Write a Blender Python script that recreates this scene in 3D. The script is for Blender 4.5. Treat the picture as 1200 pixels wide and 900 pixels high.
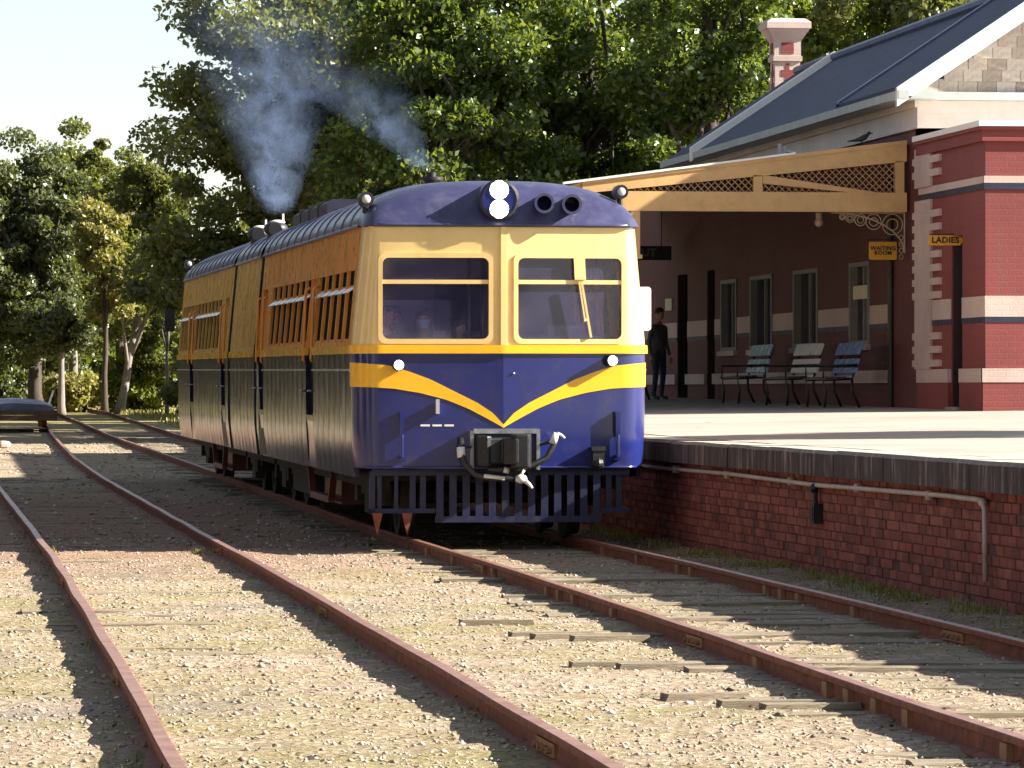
import bpy, bmesh, math, random
import numpy as np
from mathutils import Vector, Matrix, noise as mnoise

for o in list(bpy.data.objects):
    bpy.data.objects.remove(o, do_unlink=True)
scene = bpy.context.scene
C = scene.collection
R = math.radians

# ------------------------------------------------------------------ camera
cam_d = bpy.data.cameras.new('camera')
cam_d.sensor_width = 36.0
cam_d.lens = 162.0
cam_d.clip_start = 0.5
cam_d.clip_end = 5000
cam = bpy.data.objects.new('camera', cam_d)
cam.location = (0, 0, 1.45)
cam.rotation_euler = (R(90 + 0.074), 0, R(-7.5))
C.objects.link(cam)
scene.camera = cam

# ------------------------------------------------------------------ light
SUN = Vector((1.0, -0.21, 0.55)).normalized()
world = bpy.data.worlds.new('World')
scene.world = world
world.use_nodes = True
wn = world.node_tree
bg = wn.nodes['Background']
sky = wn.nodes.new('ShaderNodeTexSky')
sky.sky_type = 'NISHITA'
sky.sun_disc = False
sky.sun_elevation = math.asin(SUN.z)
sky.sun_rotation = math.atan2(SUN.x, SUN.y)
sky.air_density = 1.0
sky.dust_density = 0.4
hs = wn.nodes.new('ShaderNodeHueSaturation'); hs.inputs['Saturation'].default_value = 0.55
wn.links.new(sky.outputs[0], hs.inputs['Color']); wn.links.new(hs.outputs[0], bg.inputs[0])
bg.inputs[1].default_value = 0.05
sl = bpy.data.lights.new('sun', 'SUN')
sl.energy = 5.0
sl.angle = R(0.5)
sl.color = (1.0, 0.93, 0.80)
so = bpy.data.objects.new('sun', sl)
so.rotation_euler = SUN.to_track_quat('Z', 'Y').to_euler()
so.location = (30, -10, 30)
C.objects.link(so)
scene.view_settings.view_transform = 'Standard'
scene.view_settings.look = 'None'
scene.view_settings.exposure = 1.95
scene.view_settings.gamma = 1.0
scene.view_settings.use_curve_mapping = False

# ------------------------------------------------------------------ helpers
rng = random.Random(7)
nrng = np.random.default_rng(11)
ORG = {}

def link(o):
    C.objects.link(o)
    return o

def tag(o, label=None, cat=None, group=None, kind=None):
    if label: o['label'] = label
    if cat: o['category'] = cat
    if group: o['group'] = group
    if kind: o['kind'] = kind
    return o

def empty(name, loc, label=None, cat=None, group=None, kind=None):
    o = bpy.data.objects.new(name, None)
    o.location = loc
    o.empty_display_size = 0.2
    link(o)
    ORG[o.name] = tuple(loc)
    return tag(o, label, cat, group, kind)

class MB:
    def __init__(s):
        s.v = []; s.f = []; s.m = []
    def add(s, vs, fs, m=0):
        n = len(s.v)
        s.v.extend([tuple(p) for p in vs])
        for f in fs:
            s.f.append(tuple(i + n for i in f)); s.m.append(m)
        return s
    def hexa(s, p, m=0):     # p: 4 bottom ccw, 4 top ccw
        return s.add(p, [(3,2,1,0),(4,5,6,7),(0,1,5,4),(1,2,6,5),(2,3,7,6),(3,0,4,7)], m)
    def box(s, x0, x1, y0, y1, z0, z1, m=0):
        return s.hexa([(x0,y0,z0),(x1,y0,z0),(x1,y1,z0),(x0,y1,z0),(x0,y0,z1),(x1,y0,z1),(x1,y1,z1),(x0,y1,z1)], m)
    def bar(s, a, b, w, h, m=0, up=(0,0,1)):
        a = Vector(a); b = Vector(b); d = (b - a).normalized()
        u = Vector(up)
        if abs(d.dot(u)) > 0.98: u = Vector((0,1,0))
        r = d.cross(u).normalized(); q = r.cross(d).normalized()
        r *= w/2; q *= h/2
        return s.hexa([a-r-q, a+r-q, b+r-q, b-r-q, a-r+q, a+r+q, b+r+q, b-r+q], m)
    def tube(s, pts, rad, n=8, m=0, cap=True):
        pts = [Vector(p) for p in pts]
        if not hasattr(rad, '__len__'): rad = [rad]*len(pts)
        vs = []; ref = Vector((0.3,0.5,0.81))
        d0 = (pts[1]-pts[0]).normalized()
        if abs(d0.dot(ref)) > 0.95: ref = Vector((1,0,0))
        r = d0.cross(ref).normalized()
        for i, p in enumerate(pts):
            if i == 0: d = pts[1]-pts[0]
            elif i == len(pts)-1: d = pts[-1]-pts[-2]
            else: d = pts[i+1]-pts[i-1]
            d.normalize()
            r = (r - d*r.dot(d)).normalized(); q = d.cross(r)
            for k in range(n):
                a = 2*math.pi*k/n
                vs.append(p + (r*math.cos(a)+q*math.sin(a))*rad[i])
        fs = []
        for i in range(len(pts)-1):
            for k in range(n):
                k2 = (k+1) % n
                fs.append((i*n+k, i*n+k2, (i+1)*n+k2, (i+1)*n+k))
        if cap:
            fs.append(tuple(range(n-1,-1,-1)))
            fs.append(tuple(range((len(pts)-1)*n, len(pts)*n)))
        return s.add(vs, fs, m)
    def cyl(s, a, b, r, n=16, m=0):
        return s.tube([a, b], r, n, m)
    def ball(s, c, r, n=12, k=8, m=0):
        if not hasattr(r, '__len__'): r = (r, r, r)
        vs = [(c[0],c[1],c[2]-r[2])]
        for i in range(1,k):
            t = math.pi*i/k
            for j in range(n):
                a = 2*math.pi*j/n
                vs.append((c[0]+r[0]*math.sin(t)*math.cos(a), c[1]+r[1]*math.sin(t)*math.sin(a), c[2]-r[2]*math.cos(t)))
        vs.append((c[0],c[1],c[2]+r[2]))
        fs = [(0, 1+(j+1)%n, 1+j) for j in range(n)]
        for i in range(k-2):
            for j in range(n):
                j2 = (j+1) % n
                fs.append((1+i*n+j, 1+i*n+j2, 1+(i+1)*n+j2, 1+(i+1)*n+j))
        t = len(vs)-1; b = 1+(k-2)*n
        fs += [(b+j, b+(j+1)%n, t) for j in range(n)]
        return s.add(vs, fs, m)
    def grid(s, P, m=0, flip=False):   # P[i][j]
        n = len(P); k = len(P[0])
        vs = [p for row in P for p in row]
        fs = []
        for i in range(n-1):
            for j in range(k-1):
                q = (i*k+j, i*k+j+1, (i+1)*k+j+1, (i+1)*k+j)
                fs.append(q[::-1] if flip else q)
        return s.add(vs, fs, m)
    def prism(s, poly, a, b, axis='y', m=0):   # poly of 2d pts, extruded a..b on axis
        n = len(poly)
        def mk(p, t):
            if axis == 'y': return (p[0], t, p[1])
            if axis == 'x': return (t, p[0], p[1])
            return (p[0], p[1], t)
        vs = [mk(p, a) for p in poly] + [mk(p, b) for p in poly]
        fs = [tuple(range(n)), tuple(range(2*n-1, n-1, -1))]
        for i in range(n):
            j = (i+1) % n
            fs.append((i, i+n, j+n, j))
        return s.add(vs, fs, m)
    def mesh(s, name, mats, org=(0,0,0), smooth=False, angle=None):
        me = bpy.data.meshes.new(name)
        ox, oy, oz = org
        me.from_pydata([(x-ox, y-oy, z-oz) for x, y, z in s.v], [], s.f)
        if not isinstance(mats, (list, tuple)): mats = [mats]
        for q in mats: me.materials.append(q)
        if len(mats) > 1: me.polygons.foreach_set('material_index', s.m)
        bm = bmesh.new(); bm.from_mesh(me)
        bmesh.ops.recalc_face_normals(bm, faces=bm.faces)
        bm.to_mesh(me); bm.free()
        if smooth:
            me.polygons.foreach_set('use_smooth', [True]*len(me.polygons))
            if angle:
                try: me.set_sharp_from_angle(angle=R(angle))
                except Exception: pass
        me.update()
        return me
    def build(s, name, mats, parent=None, smooth=False, angle=None, label=None, cat=None, group=None, kind=None):
        if parent is None:
            a = np.array(s.v)
            org = tuple(float(t) for t in ((a[:,0].min()+a[:,0].max())/2, (a[:,1].min()+a[:,1].max())/2, a[:,2].min()))
        else:
            org = ORG[parent.name]
        me = s.mesh(name, mats, org, smooth, angle)
        o = bpy.data.objects.new(name, me)
        link(o)
        if parent is None:
            o.location = org
        else:
            o.parent = parent
        ORG[o.name] = org
        return tag(o, label, cat, group, kind)

def inst(name, me, parent, loc, rot=(0,0,0), scale=(1,1,1)):
    o = bpy.data.objects.new(name, me)
    og = ORG[parent.name] if parent else (0,0,0)
    o.location = (loc[0]-og[0], loc[1]-og[1], loc[2]-og[2])
    o.rotation_euler = rot; o.scale = scale
    o.parent = parent
    link(o)
    return o

def raw_mesh(name, V, F, mat, attr=None):
    """numpy verts (n,3), quads/tris (m,k)"""
    me = bpy.data.meshes.new(name)
    n = len(V); m, k = F.shape
    me.vertices.add(n); me.vertices.foreach_set('co', np.ascontiguousarray(V, dtype=np.float32).ravel())
    me.loops.add(m*k); me.loops.foreach_set('vertex_index', F.astype(np.int32).ravel())
    me.polygons.add(m)
    me.polygons.foreach_set('loop_start', np.arange(0, m*k, k, dtype=np.int32))
    me.update(calc_edges=True)
    for q in (mat if isinstance(mat, (list,tuple)) else [mat]): me.materials.append(q)
    return me

# ------------------------------------------------------------------ materials
class NT:
    def __init__(s, name):
        s.mat = bpy.data.materials.new(name); s.mat.use_nodes = True
        s.t = s.mat.node_tree; s.n = s.t.nodes
        s.b = s.n['Principled BSDF']; s.out = s.n['Material Output']
    def node(s, typ, **kw):
        n = s.n.new(typ)
        for k, v in kw.items(): setattr(n, k, v)
        return n
    def l(s, a, b): s.t.links.new(a, b)
    def coord(s, kind='Object', scale=(1,1,1), rot=(0,0,0)):
        tc = s.node('ShaderNodeTexCoord'); mp = s.node('ShaderNodeMapping')
        mp.inputs['Scale'].default_value = scale; mp.inputs['Rotation'].default_value = rot
        s.l(tc.outputs[kind], mp.inputs[0])
        return mp.outputs[0]
    def noise(s, vec, scale=5, detail=4, rough=0.55, dist=0):
        n = s.node('ShaderNodeTexNoise')
        n.inputs['Scale'].default_value = scale; n.inputs['Detail'].default_value = detail
        n.inputs['Roughness'].default_value = rough; n.inputs['Distortion'].default_value = dist
        if vec is not None: s.l(vec, n.inputs['Vector'])
        return n.outputs['Fac']
    def vor(s, vec, scale=5, feature='F1', out='Distance'):
        n = s.node('ShaderNodeTexVoronoi', feature=feature)
        n.inputs['Scale'].default_value = scale
        if vec is not None: s.l(vec, n.inputs['Vector'])
        return n.outputs[out]
    def ramp(s, fac, stops):
        n = s.node('ShaderNodeValToRGB')
        e = n.color_ramp.elements
        while len(e) < len(stops): e.new(0.5)
        for i, (p, c) in enumerate(stops):
            e[i].position = p
            e[i].color = (*c, 1) if hasattr(c, '__len__') else (c, c, c, 1)
        s.l(fac, n.inputs[0])
        return n.outputs[0]
    def mix(s, fac, a, b, mode='MIX'):
        n = s.node('ShaderNodeMix', data_type='RGBA', blend_type=mode)
        for sock, val in ((n.inputs['Factor'], fac), (n.inputs['A'], a), (n.inputs['B'], b)):
            pass
        ins = {i.identifier: i for i in n.inputs}
        def put(sk, val):
            if isinstance(val, bpy.types.NodeSocket): s.l(val, sk)
            elif hasattr(val, '__len__'): sk.default_value = (*val, 1) if len(val) == 3 else val
            else: sk.default_value = val
        put(ins['Factor_Float'], fac); put(ins['A_Color'], a); put(ins['B_Color'], b)
        outs = {o.identifier: o for o in n.outputs}
        return outs['Result_Color']
    def math(s, op, a, b=None, clamp=False):
        n = s.node('ShaderNodeMath', operation=op, use_clamp=clamp)
        for i, v in enumerate((a, b)):
            if v is None: continue
            if isinstance(v, bpy.types.NodeSocket): s.l(v, n.inputs[i])
            else: n.inputs[i].default_value = v
        return n.outputs[0]
    def bump(s, h, strength=0.3, dist=0.02, normal=None):
        n = s.node('ShaderNodeBump')
        n.inputs['Strength'].default_value = strength; n.inputs['Distance'].default_value = dist
        s.l(h, n.inputs['Height'])
        if normal is not None: s.l(normal, n.inputs['Normal'])
        s.l(n.outputs[0], s.b.inputs['Normal'])
        return n.outputs[0]
    def base(s, c):
        if isinstance(c, bpy.types.NodeSocket): s.l(c, s.b.inputs['Base Color'])
        else: s.b.inputs['Base Color'].default_value = (*c, 1)
    def set(s, **kw):
        for k, v in kw.items():
            k = {'rough':'Roughness','metal':'Metallic','coat':'Coat Weight','spec':'Specular IOR Level','coatr':'Coat Roughness'}.get(k, k)
            if isinstance(v, bpy.types.NodeSocket): s.l(v, s.b.inputs[k])
            else: s.b.inputs[k].default_value = v
        return s

def paint(name, col, rough=0.4, var=0.25, scale=3.0, bump=0.05, coat=0.0, dirt=None, dirtamt=0.0, metal=0.0, bscale=60, stretch=(1,1,1)):
    t = NT(name)
    v = t.coord('Object', stretch)
    n = t.noise(v, scale, 5, 0.6)
    dark = tuple(c*(1-var) for c in col); light = tuple(min(1, c*(1+var*0.6)) for c in col)
    c = t.ramp(n, [(0.3, dark), (0.7, light)])
    if dirt:
        d = t.ramp(t.noise(v, scale*2.7, 6, 0.7), [(0.5, 0), (0.72, 1)])
        c = t.mix(t.math('MULTIPLY', d, dirtamt), c, dirt)
    t.base(c)
    r = t.ramp(t.noise(v, scale*4, 3), [(0.3, max(0.03, rough*0.8)), (0.7, min(1, rough*1.25))])
    t.set(rough=r, metal=metal, coat=coat, coatr=0.08)
    if bump: t.bump(t.noise(v, bscale, 4), bump, 0.01)
    return t.mat

M = {}
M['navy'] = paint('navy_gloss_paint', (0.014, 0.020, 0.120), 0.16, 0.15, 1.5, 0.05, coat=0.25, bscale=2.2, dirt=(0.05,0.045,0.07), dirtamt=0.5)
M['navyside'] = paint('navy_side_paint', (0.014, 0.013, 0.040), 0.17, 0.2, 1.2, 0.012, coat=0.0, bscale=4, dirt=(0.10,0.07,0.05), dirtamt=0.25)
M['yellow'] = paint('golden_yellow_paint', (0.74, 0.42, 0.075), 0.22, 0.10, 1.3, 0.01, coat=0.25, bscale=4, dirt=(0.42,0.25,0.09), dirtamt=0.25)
M['sideyellow'] = paint('shade_tinted_yellow_side', (0.72, 0.29, 0.045), 0.30, 0.14, 1.3, 0.012, coat=0.12, bscale=4, dirt=(0.36,0.17,0.05), dirtamt=0.3)  # same yellow turned orange: tone of the shaded side put into the colour
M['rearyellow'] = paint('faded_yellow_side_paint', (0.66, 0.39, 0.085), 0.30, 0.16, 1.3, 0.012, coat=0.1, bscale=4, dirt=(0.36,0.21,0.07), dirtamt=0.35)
M['cream'] = paint('buttercream_paint', (0.78, 0.56, 0.235), 0.22, 0.08, 1.3, 0.04, coat=0.25, bscale=2.6, dirt=(0.5,0.34,0.14), dirtamt=0.22)
M['whisk'] = paint('bright_yellow_paint', (0.88, 0.46, 0.02), 0.25, 0.06, 2, 0.01, coat=0.2)
M['roofside'] = paint('sky_sheen_roof_canvas', (0.085, 0.095, 0.17), 0.34, 0.35, 2.0, 0.15, bscale=10, dirt=(0.22,0.22,0.28), dirtamt=0.4, stretch=(.5,3,.5))  # paler copy of the roof canvas, reflected sky painted into its colour
M['roofblue'] = paint('navy_roof_canvas', (0.040, 0.040, 0.105), 0.36, 0.3, 2.2, 0.15, bscale=14, dirt=(0.12,0.12,0.16), dirtamt=0.4)
M['roofdark'] = paint('dark_navy_matt', (0.012, 0.013, 0.04), 0.6, 0.3, 3, 0.1)
M['black'] = paint('black_iron', (0.012, 0.012, 0.014), 0.45, 0.4, 6, 0.2)
M['pilot'] = paint('dark_blue_pilot_paint', (0.012, 0.015, 0.055), 0.4, 0.3, 6, 0.1, dirt=(0.05,0.035,0.03), dirtamt=0.6)
M['under'] = paint('grimy_underframe', (0.020, 0.015, 0.012), 0.75, 0.5, 5, 0.3)
M['steel'] = paint('worn_steel', (0.40, 0.40, 0.42), 0.35, 0.3, 8, 0.15, metal=0.8)
M['silver'] = paint('silver_paint', (0.62, 0.63, 0.66), 0.22, 0.15, 5, 0.03, metal=0.6)
M['white'] = paint('white_paint', (0.80, 0.78, 0.74), 0.5, 0.06, 3, 0.08, dirt=(0.5,0.45,0.38), dirtamt=0.3)
M['hosewhite'] = paint('white_hose_coupling', (0.75, 0.72, 0.66), 0.5, 0.1, 8, 0.1)
M['rubber'] = paint('black_rubber', (0.014, 0.014, 0.016), 0.4, 0.2, 8, 0.1)
M['interior'] = paint('interior_panel', (0.46, 0.42, 0.46), 0.6, 0.1, 2, 0.05)
M['seat'] = paint('maroon_seat_vinyl', (0.10, 0.03, 0.035), 0.5, 0.2, 4, 0.1)
M['skin'] = paint('skin', (0.50, 0.27, 0.19), 0.55, 0.08, 12, 0.05)
M['hairdark'] = paint('dark_hair', (0.018, 0.011, 0.008), 0.5, 0.4, 30, 0.4, bscale=120)
M['mask'] = paint('pale_blue_mask', (0.45, 0.62, 0.72), 0.8, 0.06, 12, 0.1)
M['cloth_grey'] = paint('grey_cloth', (0.12, 0.12, 0.14), 0.9, 0.2, 10, 0.3)
M['cloth_white'] = paint('white_cloth', (0.62, 0.60, 0.58), 0.9, 0.1, 10, 0.3)
M['cloth_black'] = paint('black_cloth', (0.016, 0.015, 0.018), 0.9, 0.3, 10, 0.3)
M['jeans'] = paint('dark_denim', (0.035, 0.04, 0.07), 0.9, 0.3, 8, 0.3)
M['cloth_red'] = paint('red_cloth', (0.25, 0.03, 0.03), 0.9, 0.2, 10, 0.3)
M['cloth_pink'] = paint('pink_cloth', (0.60, 0.32, 0.30), 0.9, 0.2, 10, 0.3)

def glass(name, tint=(0.55,0.56,0.62), refl=0.16, rough=0.03, dust_haze=0.10):
    t = NT(name)
    t.n.remove(t.b)
    tr = t.node('ShaderNodeBsdfTransparent'); tr.inputs[0].default_value = (*tint, 1)
    gl = t.node('ShaderNodeBsdfGlossy'); gl.inputs['Roughness'].default_value = rough
    gl.inputs[0].default_value = (0.92,0.93,1,1)
    fr = t.node('ShaderNodeFresnel'); fr.inputs[0].default_value = 1.5
    v = t.coord('Object')
    sm = t.ramp(t.noise(v, 1.7, 4, 0.6), [(0.30, dust_haze*.35), (0.75, dust_haze)])
    df = t.node('ShaderNodeBsdfDiffuse'); df.inputs[0].default_value = (0.27,0.26,0.60,1)  # violet film: glass dust plus painted-in haze of the reflected sky
    mx = t.node('ShaderNodeMixShader')
    t.l(t.math('ADD', fr.outputs[0], refl, True), mx.inputs[0]); t.l(tr.outputs[0], mx.inputs[1]); t.l(gl.outputs[0], mx.inputs[2])
    m2 = t.node('ShaderNodeMixShader')
    t.l(sm, m2.inputs[0]); t.l(mx.outputs[0], m2.inputs[1]); t.l(df.outputs[0], m2.inputs[2])
    t.l(m2.outputs[0], t.out.inputs[0])
    return t.mat
M['glass'] = glass('cab_glass', (0.80,0.78,0.95), 0.015, dust_haze=0.15)
M['darkglass'] = glass('side_glass', (0.30,0.28,0.30), 0.02, dust_haze=.04)

def sideglass():
    t = NT('shade_dark_side_glass'); t.n.remove(t.b)
    tr = t.node('ShaderNodeBsdfTransparent'); tr.inputs[0].default_value = (0.5,0.48,0.5,1)
    df = t.node('ShaderNodeBsdfDiffuse'); t.l(t.ramp(t.noise(t.coord('Object'), 2.5, 4), [(0.3,(0.010,0.008,0.008)),(0.7,(0.035,0.028,0.025))]), df.inputs[0])  # dark diffuse paints in the shade of the window recesses
    gl = t.node('ShaderNodeBsdfGlossy'); gl.inputs['Roughness'].default_value = 0.35; gl.inputs[0].default_value = (0.10,0.09,0.09,1)
    m1 = t.node('ShaderNodeMixShader'); m1.inputs[0].default_value = 0.5; t.l(tr.outputs[0], m1.inputs[1]); t.l(df.outputs[0], m1.inputs[2])
    m2 = t.node('ShaderNodeMixShader'); m2.inputs[0].default_value = 0.25; t.l(m1.outputs[0], m2.inputs[1]); t.l(gl.outputs[0], m2.inputs[2])
    t.l(m2.outputs[0], t.out.inputs[0]); return t.mat
M['sideglass'] = sideglass()

def lens(name, col, strength):
    t = NT(name); t.base(col); t.set(rough=0.1)
    t.b.inputs['Emission Color'].default_value = (*col, 1)
    n = t.noise(t.coord('Object'), 30, 2)
    t.l(t.math('MULTIPLY', t.math('ADD', n, 0.5), strength), t.b.inputs['Emission Strength'])
    return t.mat
M['lens'] = lens('headlight_lens', (1.0, 0.97, 0.9), 2.2)
M['lens2'] = lens('marker_lens', (0.45, 0.44, 0.42), 0.0)

# rail
t = NT('rusty_rail'); v = t.coord('Object')
c = t.ramp(t.noise(v, 9, 6, 0.65), [(0.3,(0.085,0.022,0.012)),(0.5,(0.17,0.046,0.024)),(0.72,(0.26,0.085,0.045))])
t.base(c); t.set(rough=0.72); t.bump(t.noise(v, 60, 5), 0.5, 0.01); M['rust'] = t.mat
t = NT('rail_head'); v = t.coord('Object')
c = t.ramp(t.noise(v, 4, 5, 0.6), [(0.3,(0.24,0.095,0.06)),(0.65,(0.36,0.20,0.15))])
t.base(c); t.set(rough=t.ramp(t.noise(v, 12, 4), [(0.3,0.26),(0.7,0.5)]), metal=0.45); t.bump(t.noise(v, 80, 4), 0.25, 0.006); M['railtop'] = t.mat
M['clip'] = paint('rail_clip_rust', (0.30, 0.15, 0.075), 0.7, 0.3, 12, 0.3)

# sleeper
t = NT('weathered_timber_sleeper'); v = t.coord('Object', (2.0, 22, 22))
oi = t.node('ShaderNodeObjectInfo')
g = t.noise(v, 1.5, 6, 0.7, 0.6)
c = t.ramp(g, [(0.25,(0.07,0.055,0.04)),(0.5,(0.22,0.18,0.13)),(0.75,(0.38,0.33,0.26))])
c = t.mix(t.math('MULTIPLY', oi.outputs['Random'], 0.5), c, (0.20,0.16,0.10), 'MIX')
t.base(c); t.set(rough=0.9); t.bump(g, 0.8, 0.02); M['sleeper'] = t.mat

# ground
t = NT('gravel_ground'); v = t.coord('Object')
big = t.noise(v, 0.22, 5, 0.6)
c = t.ramp(big, [(0.35,(0.33,0.275,0.215)),(0.5,(0.40,0.335,0.265)),(0.62,(0.44,0.355,0.295))])
st = t.vor(v, 26, 'F1', 'Color')
stb = t.node('ShaderNodeSeparateColor'); t.l(st, stb.inputs[0])
c = t.mix(t.ramp(stb.outputs[0], [(0.0,0.0),(0.45,0.15),(0.8,0.75),(1,1)]), t.mix(0.45, c, (0.16,0.125,0.095)), t.mix(0.55, c, (0.58,0.50,0.42)))
fine = t.noise(v, 75, 6, 0.75)
c = t.mix(0.5, c, t.ramp(fine, [(0.3,(0.24,0.19,0.15)),(0.7,(0.62,0.55,0.47))]), 'OVERLAY')
ms = t.math('MULTIPLY', t.ramp(t.noise(t.coord('Object',(0.55,1.3,1)), 0.55, 7, 0.72, 0.4), [(0.455,0),(0.58,1)]), t.ramp(t.noise(v, 14, 4, 0.7), [(0.35,0.2),(0.6,0.85)]))
c = t.mix(ms, c, t.ramp(t.noise(v, 30, 4), [(0.3,(0.13,0.12,0.035)),(0.7,(0.31,0.28,0.11))]))
gp = t.math('MULTIPLY', t.ramp(t.noise(t.coord('Object',(1,1,1)), 0.35, 5, 0.6, 0.2), [(0.56,0),(0.66,1)]), 0.6)
c = t.mix(gp, c, (0.20,0.18,0.165))
sep = t.node('ShaderNodeSeparateXYZ'); gm = t.node('ShaderNodeNewGeometry'); t.l(gm.outputs['Position'], sep.inputs[0])
red = t.math('MULTIPLY', t.ramp(t.math('DIVIDE', sep.outputs[1], 100), [(0.36,0),(0.46,1),(0.60,1),(0.68,0)]), 0.6)
c = t.mix(red, c, t.ramp(fine, [(0.3,(0.14,0.055,0.04)),(0.7,(0.36,0.19,0.14))]))
far = t.ramp(t.math('DIVIDE', sep.outputs[1], 200), [(0.55,0),(0.72,1)])
gn = t.noise(v, 1.6, 6, 0.7)
c = t.mix(t.math('MULTIPLY', far, t.ramp(gn, [(0.35,0.2),(0.55,1)])), c, t.ramp(t.noise(v, 6, 4), [(0.3,(0.13,0.125,0.03)),(0.7,(0.36,0.31,0.10))]))
t.base(c); t.set(rough=0.95, spec=0.2)
h = t.math('ADD', t.math('MULTIPLY', t.vor(v, 26), 0.6), t.math('MULTIPLY', fine, 0.6))
t.bump(h, 0.9, 0.03); M['ground'] = t.mat

# pebbles: per-island random colours
def island(name, stops, rough=0.85, bump=0.3, bs=60, obj=False, spec=0.4):
    t = NT(name)
    if obj:
        r = t.node('ShaderNodeObjectInfo').outputs['Random']
    else:
        r = t.node('ShaderNodeNewGeometry').outputs['Random Per Island']
    c = t.ramp(r, stops)
    v = t.coord('Object')
    c = t.mix(0.35, c, t.ramp(t.noise(v, 18, 4), [(0.3,0.25),(0.7,0.75)]), 'OVERLAY')
    t.base(c); t.set(rough=rough, spec=spec)
    if bump: t.bump(t.noise(v, bs, 4), bump, 0.01)
    return t
M['pebble'] = island('gravel_stone', [(0,(0.17,0.14,0.11)),(0.25,(0.30,0.245,0.19)),(0.6,(0.38,0.315,0.25)),(0.95,(0.45,0.38,0.31)),(1,(0.70,0.65,0.58))]).mat

def brickmat(name, obj):
    t = island(name, [(0,(0.17,0.045,0.034)),(0.35,(0.235,0.060,0.044)),(0.7,(0.28,0.074,0.054)),(1,(0.32,0.100,0.074))], 0.8, 0, obj=obj)
    gm = t.node('ShaderNodeNewGeometry'); mp = t.node('ShaderNodeMapping'); t.l(gm.outputs['Position'], mp.inputs[0])
    mp.inputs['Scale'].default_value = (1,0.8,1.6)
    n = t.noise(mp.outputs[0], 2.6, 6, 0.7, 0.3)
    base = t.b.inputs['Base Color'].links[0].from_socket
    c = t.mix(t.math('MULTIPLY', t.ramp(n, [(0.52,0),(0.70,1)]), 0.8), base, (0.055,0.032,0.027))
    n2 = t.noise(mp.outputs[0], 5.5, 6, 0.75)
    c = t.mix(t.math('MULTIPLY', t.ramp(n2, [(0.58,0),(0.72,1)]), 0.45), c, (0.40,0.24,0.20))
    t.base(c)
    t.bump(t.noise(mp.outputs[0], 45, 5, 0.7), 0.5, 0.012)
    return t.mat
M['brick'] = brickmat('painted_red_brick', True)
M['brickstuff'] = brickmat('painted_red_brickwork', False)
M['mortar'] = paint('stained_mortar', (0.13, 0.055, 0.045), 0.95, 0.5, 4, 0.5)

t = NT('stained_coping'); gm = t.node('ShaderNodeNewGeometry'); mp = t.node('ShaderNodeMapping'); t.l(gm.outputs['Position'], mp.inputs[0])
mp.inputs['Scale'].default_value = (5, 5, 0.6)
n = t.noise(mp.outputs[0], 2.2, 6, 0.7)
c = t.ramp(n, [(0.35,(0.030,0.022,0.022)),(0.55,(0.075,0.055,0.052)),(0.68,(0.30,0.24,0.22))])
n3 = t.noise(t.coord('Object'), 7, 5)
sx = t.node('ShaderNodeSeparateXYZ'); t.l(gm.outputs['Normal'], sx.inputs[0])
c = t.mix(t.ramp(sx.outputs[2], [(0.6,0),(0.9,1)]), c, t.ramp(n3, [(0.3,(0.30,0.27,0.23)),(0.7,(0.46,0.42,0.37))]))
t.base(c); t.set(rough=0.9); t.bump(n3, 0.5, 0.02); M['coping'] = t.mat

t = NT('platform_asphalt'); v = t.coord('Object')
c = t.ramp(t.noise(v, 0.5, 6, 0.65), [(0.3,(0.25,0.225,0.195)),(0.7,(0.38,0.345,0.30))])
c = t.mix(0.4, c, t.ramp(t.noise(v, 60, 4, 0.7), [(0.3,0.2),(0.7,0.8)]), 'OVERLAY')
cr = t.ramp(t.vor(t.coord('Object',(0.25,0.6,1)), 1.0, 'DISTANCE_TO_EDGE'), [(0.0,1),(0.012,0)])
c = t.mix(t.math('MULTIPLY', cr, 0.6), c, (0.09,0.08,0.07))
t.base(c); t.set(rough=0.9); t.bump(t.noise(v, 50, 5), 0.4, 0.01); M['asphalt'] = t.mat

def wallpaint(name, col, dirt=(0.12,0.07,0.06)):
    t = NT(name)
    gm = t.node('ShaderNodeNewGeometry'); mp = t.node('ShaderNodeMapping'); t.l(gm.outputs['Position'], mp.inputs[0])
    n = t.noise(mp.outputs[0], 0.9, 6, 0.65)
    c = t.ramp(n, [(0.3, tuple(x*0.82 for x in col)), (0.7, tuple(min(1,x*1.1) for x in col))])
    mp2 = t.node('ShaderNodeMapping'); t.l(gm.outputs['Position'], mp2.inputs[0]); mp2.inputs['Scale'].default_value = (3,3,0.5)
    d = t.ramp(t.noise(mp2.outputs[0], 1.6, 6, 0.7), [(0.55,0),(0.75,1)])
    c = t.mix(t.math('MULTIPLY', d, 0.4), c, dirt)
    t.base(c); t.set(rough=0.7)
    # faint painted-over brick courses
    br = t.node('ShaderNodeTexBrick'); mp3 = t.node('ShaderNodeMapping'); t.l(gm.outputs['Position'], mp3.inputs[0])
    mp3.inputs['Rotation'].default_value = (R(90), 0, 0)
    sw = t.node('ShaderNodeSeparateXYZ'); t.l(gm.outputs['Position'], sw.inputs[0])
    cb = t.node('ShaderNodeCombineXYZ'); t.l(t.math('ADD', sw.outputs[0], sw.outputs[1]), cb.inputs[0]); t.l(sw.outputs[2], cb.inputs[1])
    t.l(cb.outputs[0], br.inputs['Vector']); br.inputs['Scale'].default_value = 1.0
    br.inputs['Brick Width'].default_value = 0.24; br.inputs['Row Height'].default_value = 0.086; br.inputs['Mortar Size'].default_value = 0.008
    t.bump(t.math('ADD', t.math('MULTIPLY', br.outputs['Fac'], -0.6), t.math('MULTIPLY', t.noise(mp.outputs[0], 40, 4), 0.5)), 0.5, 0.012)
    return t.mat
M['redwall'] = wallpaint('red_painted_brick_wall', (0.20, 0.036, 0.034))
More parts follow.
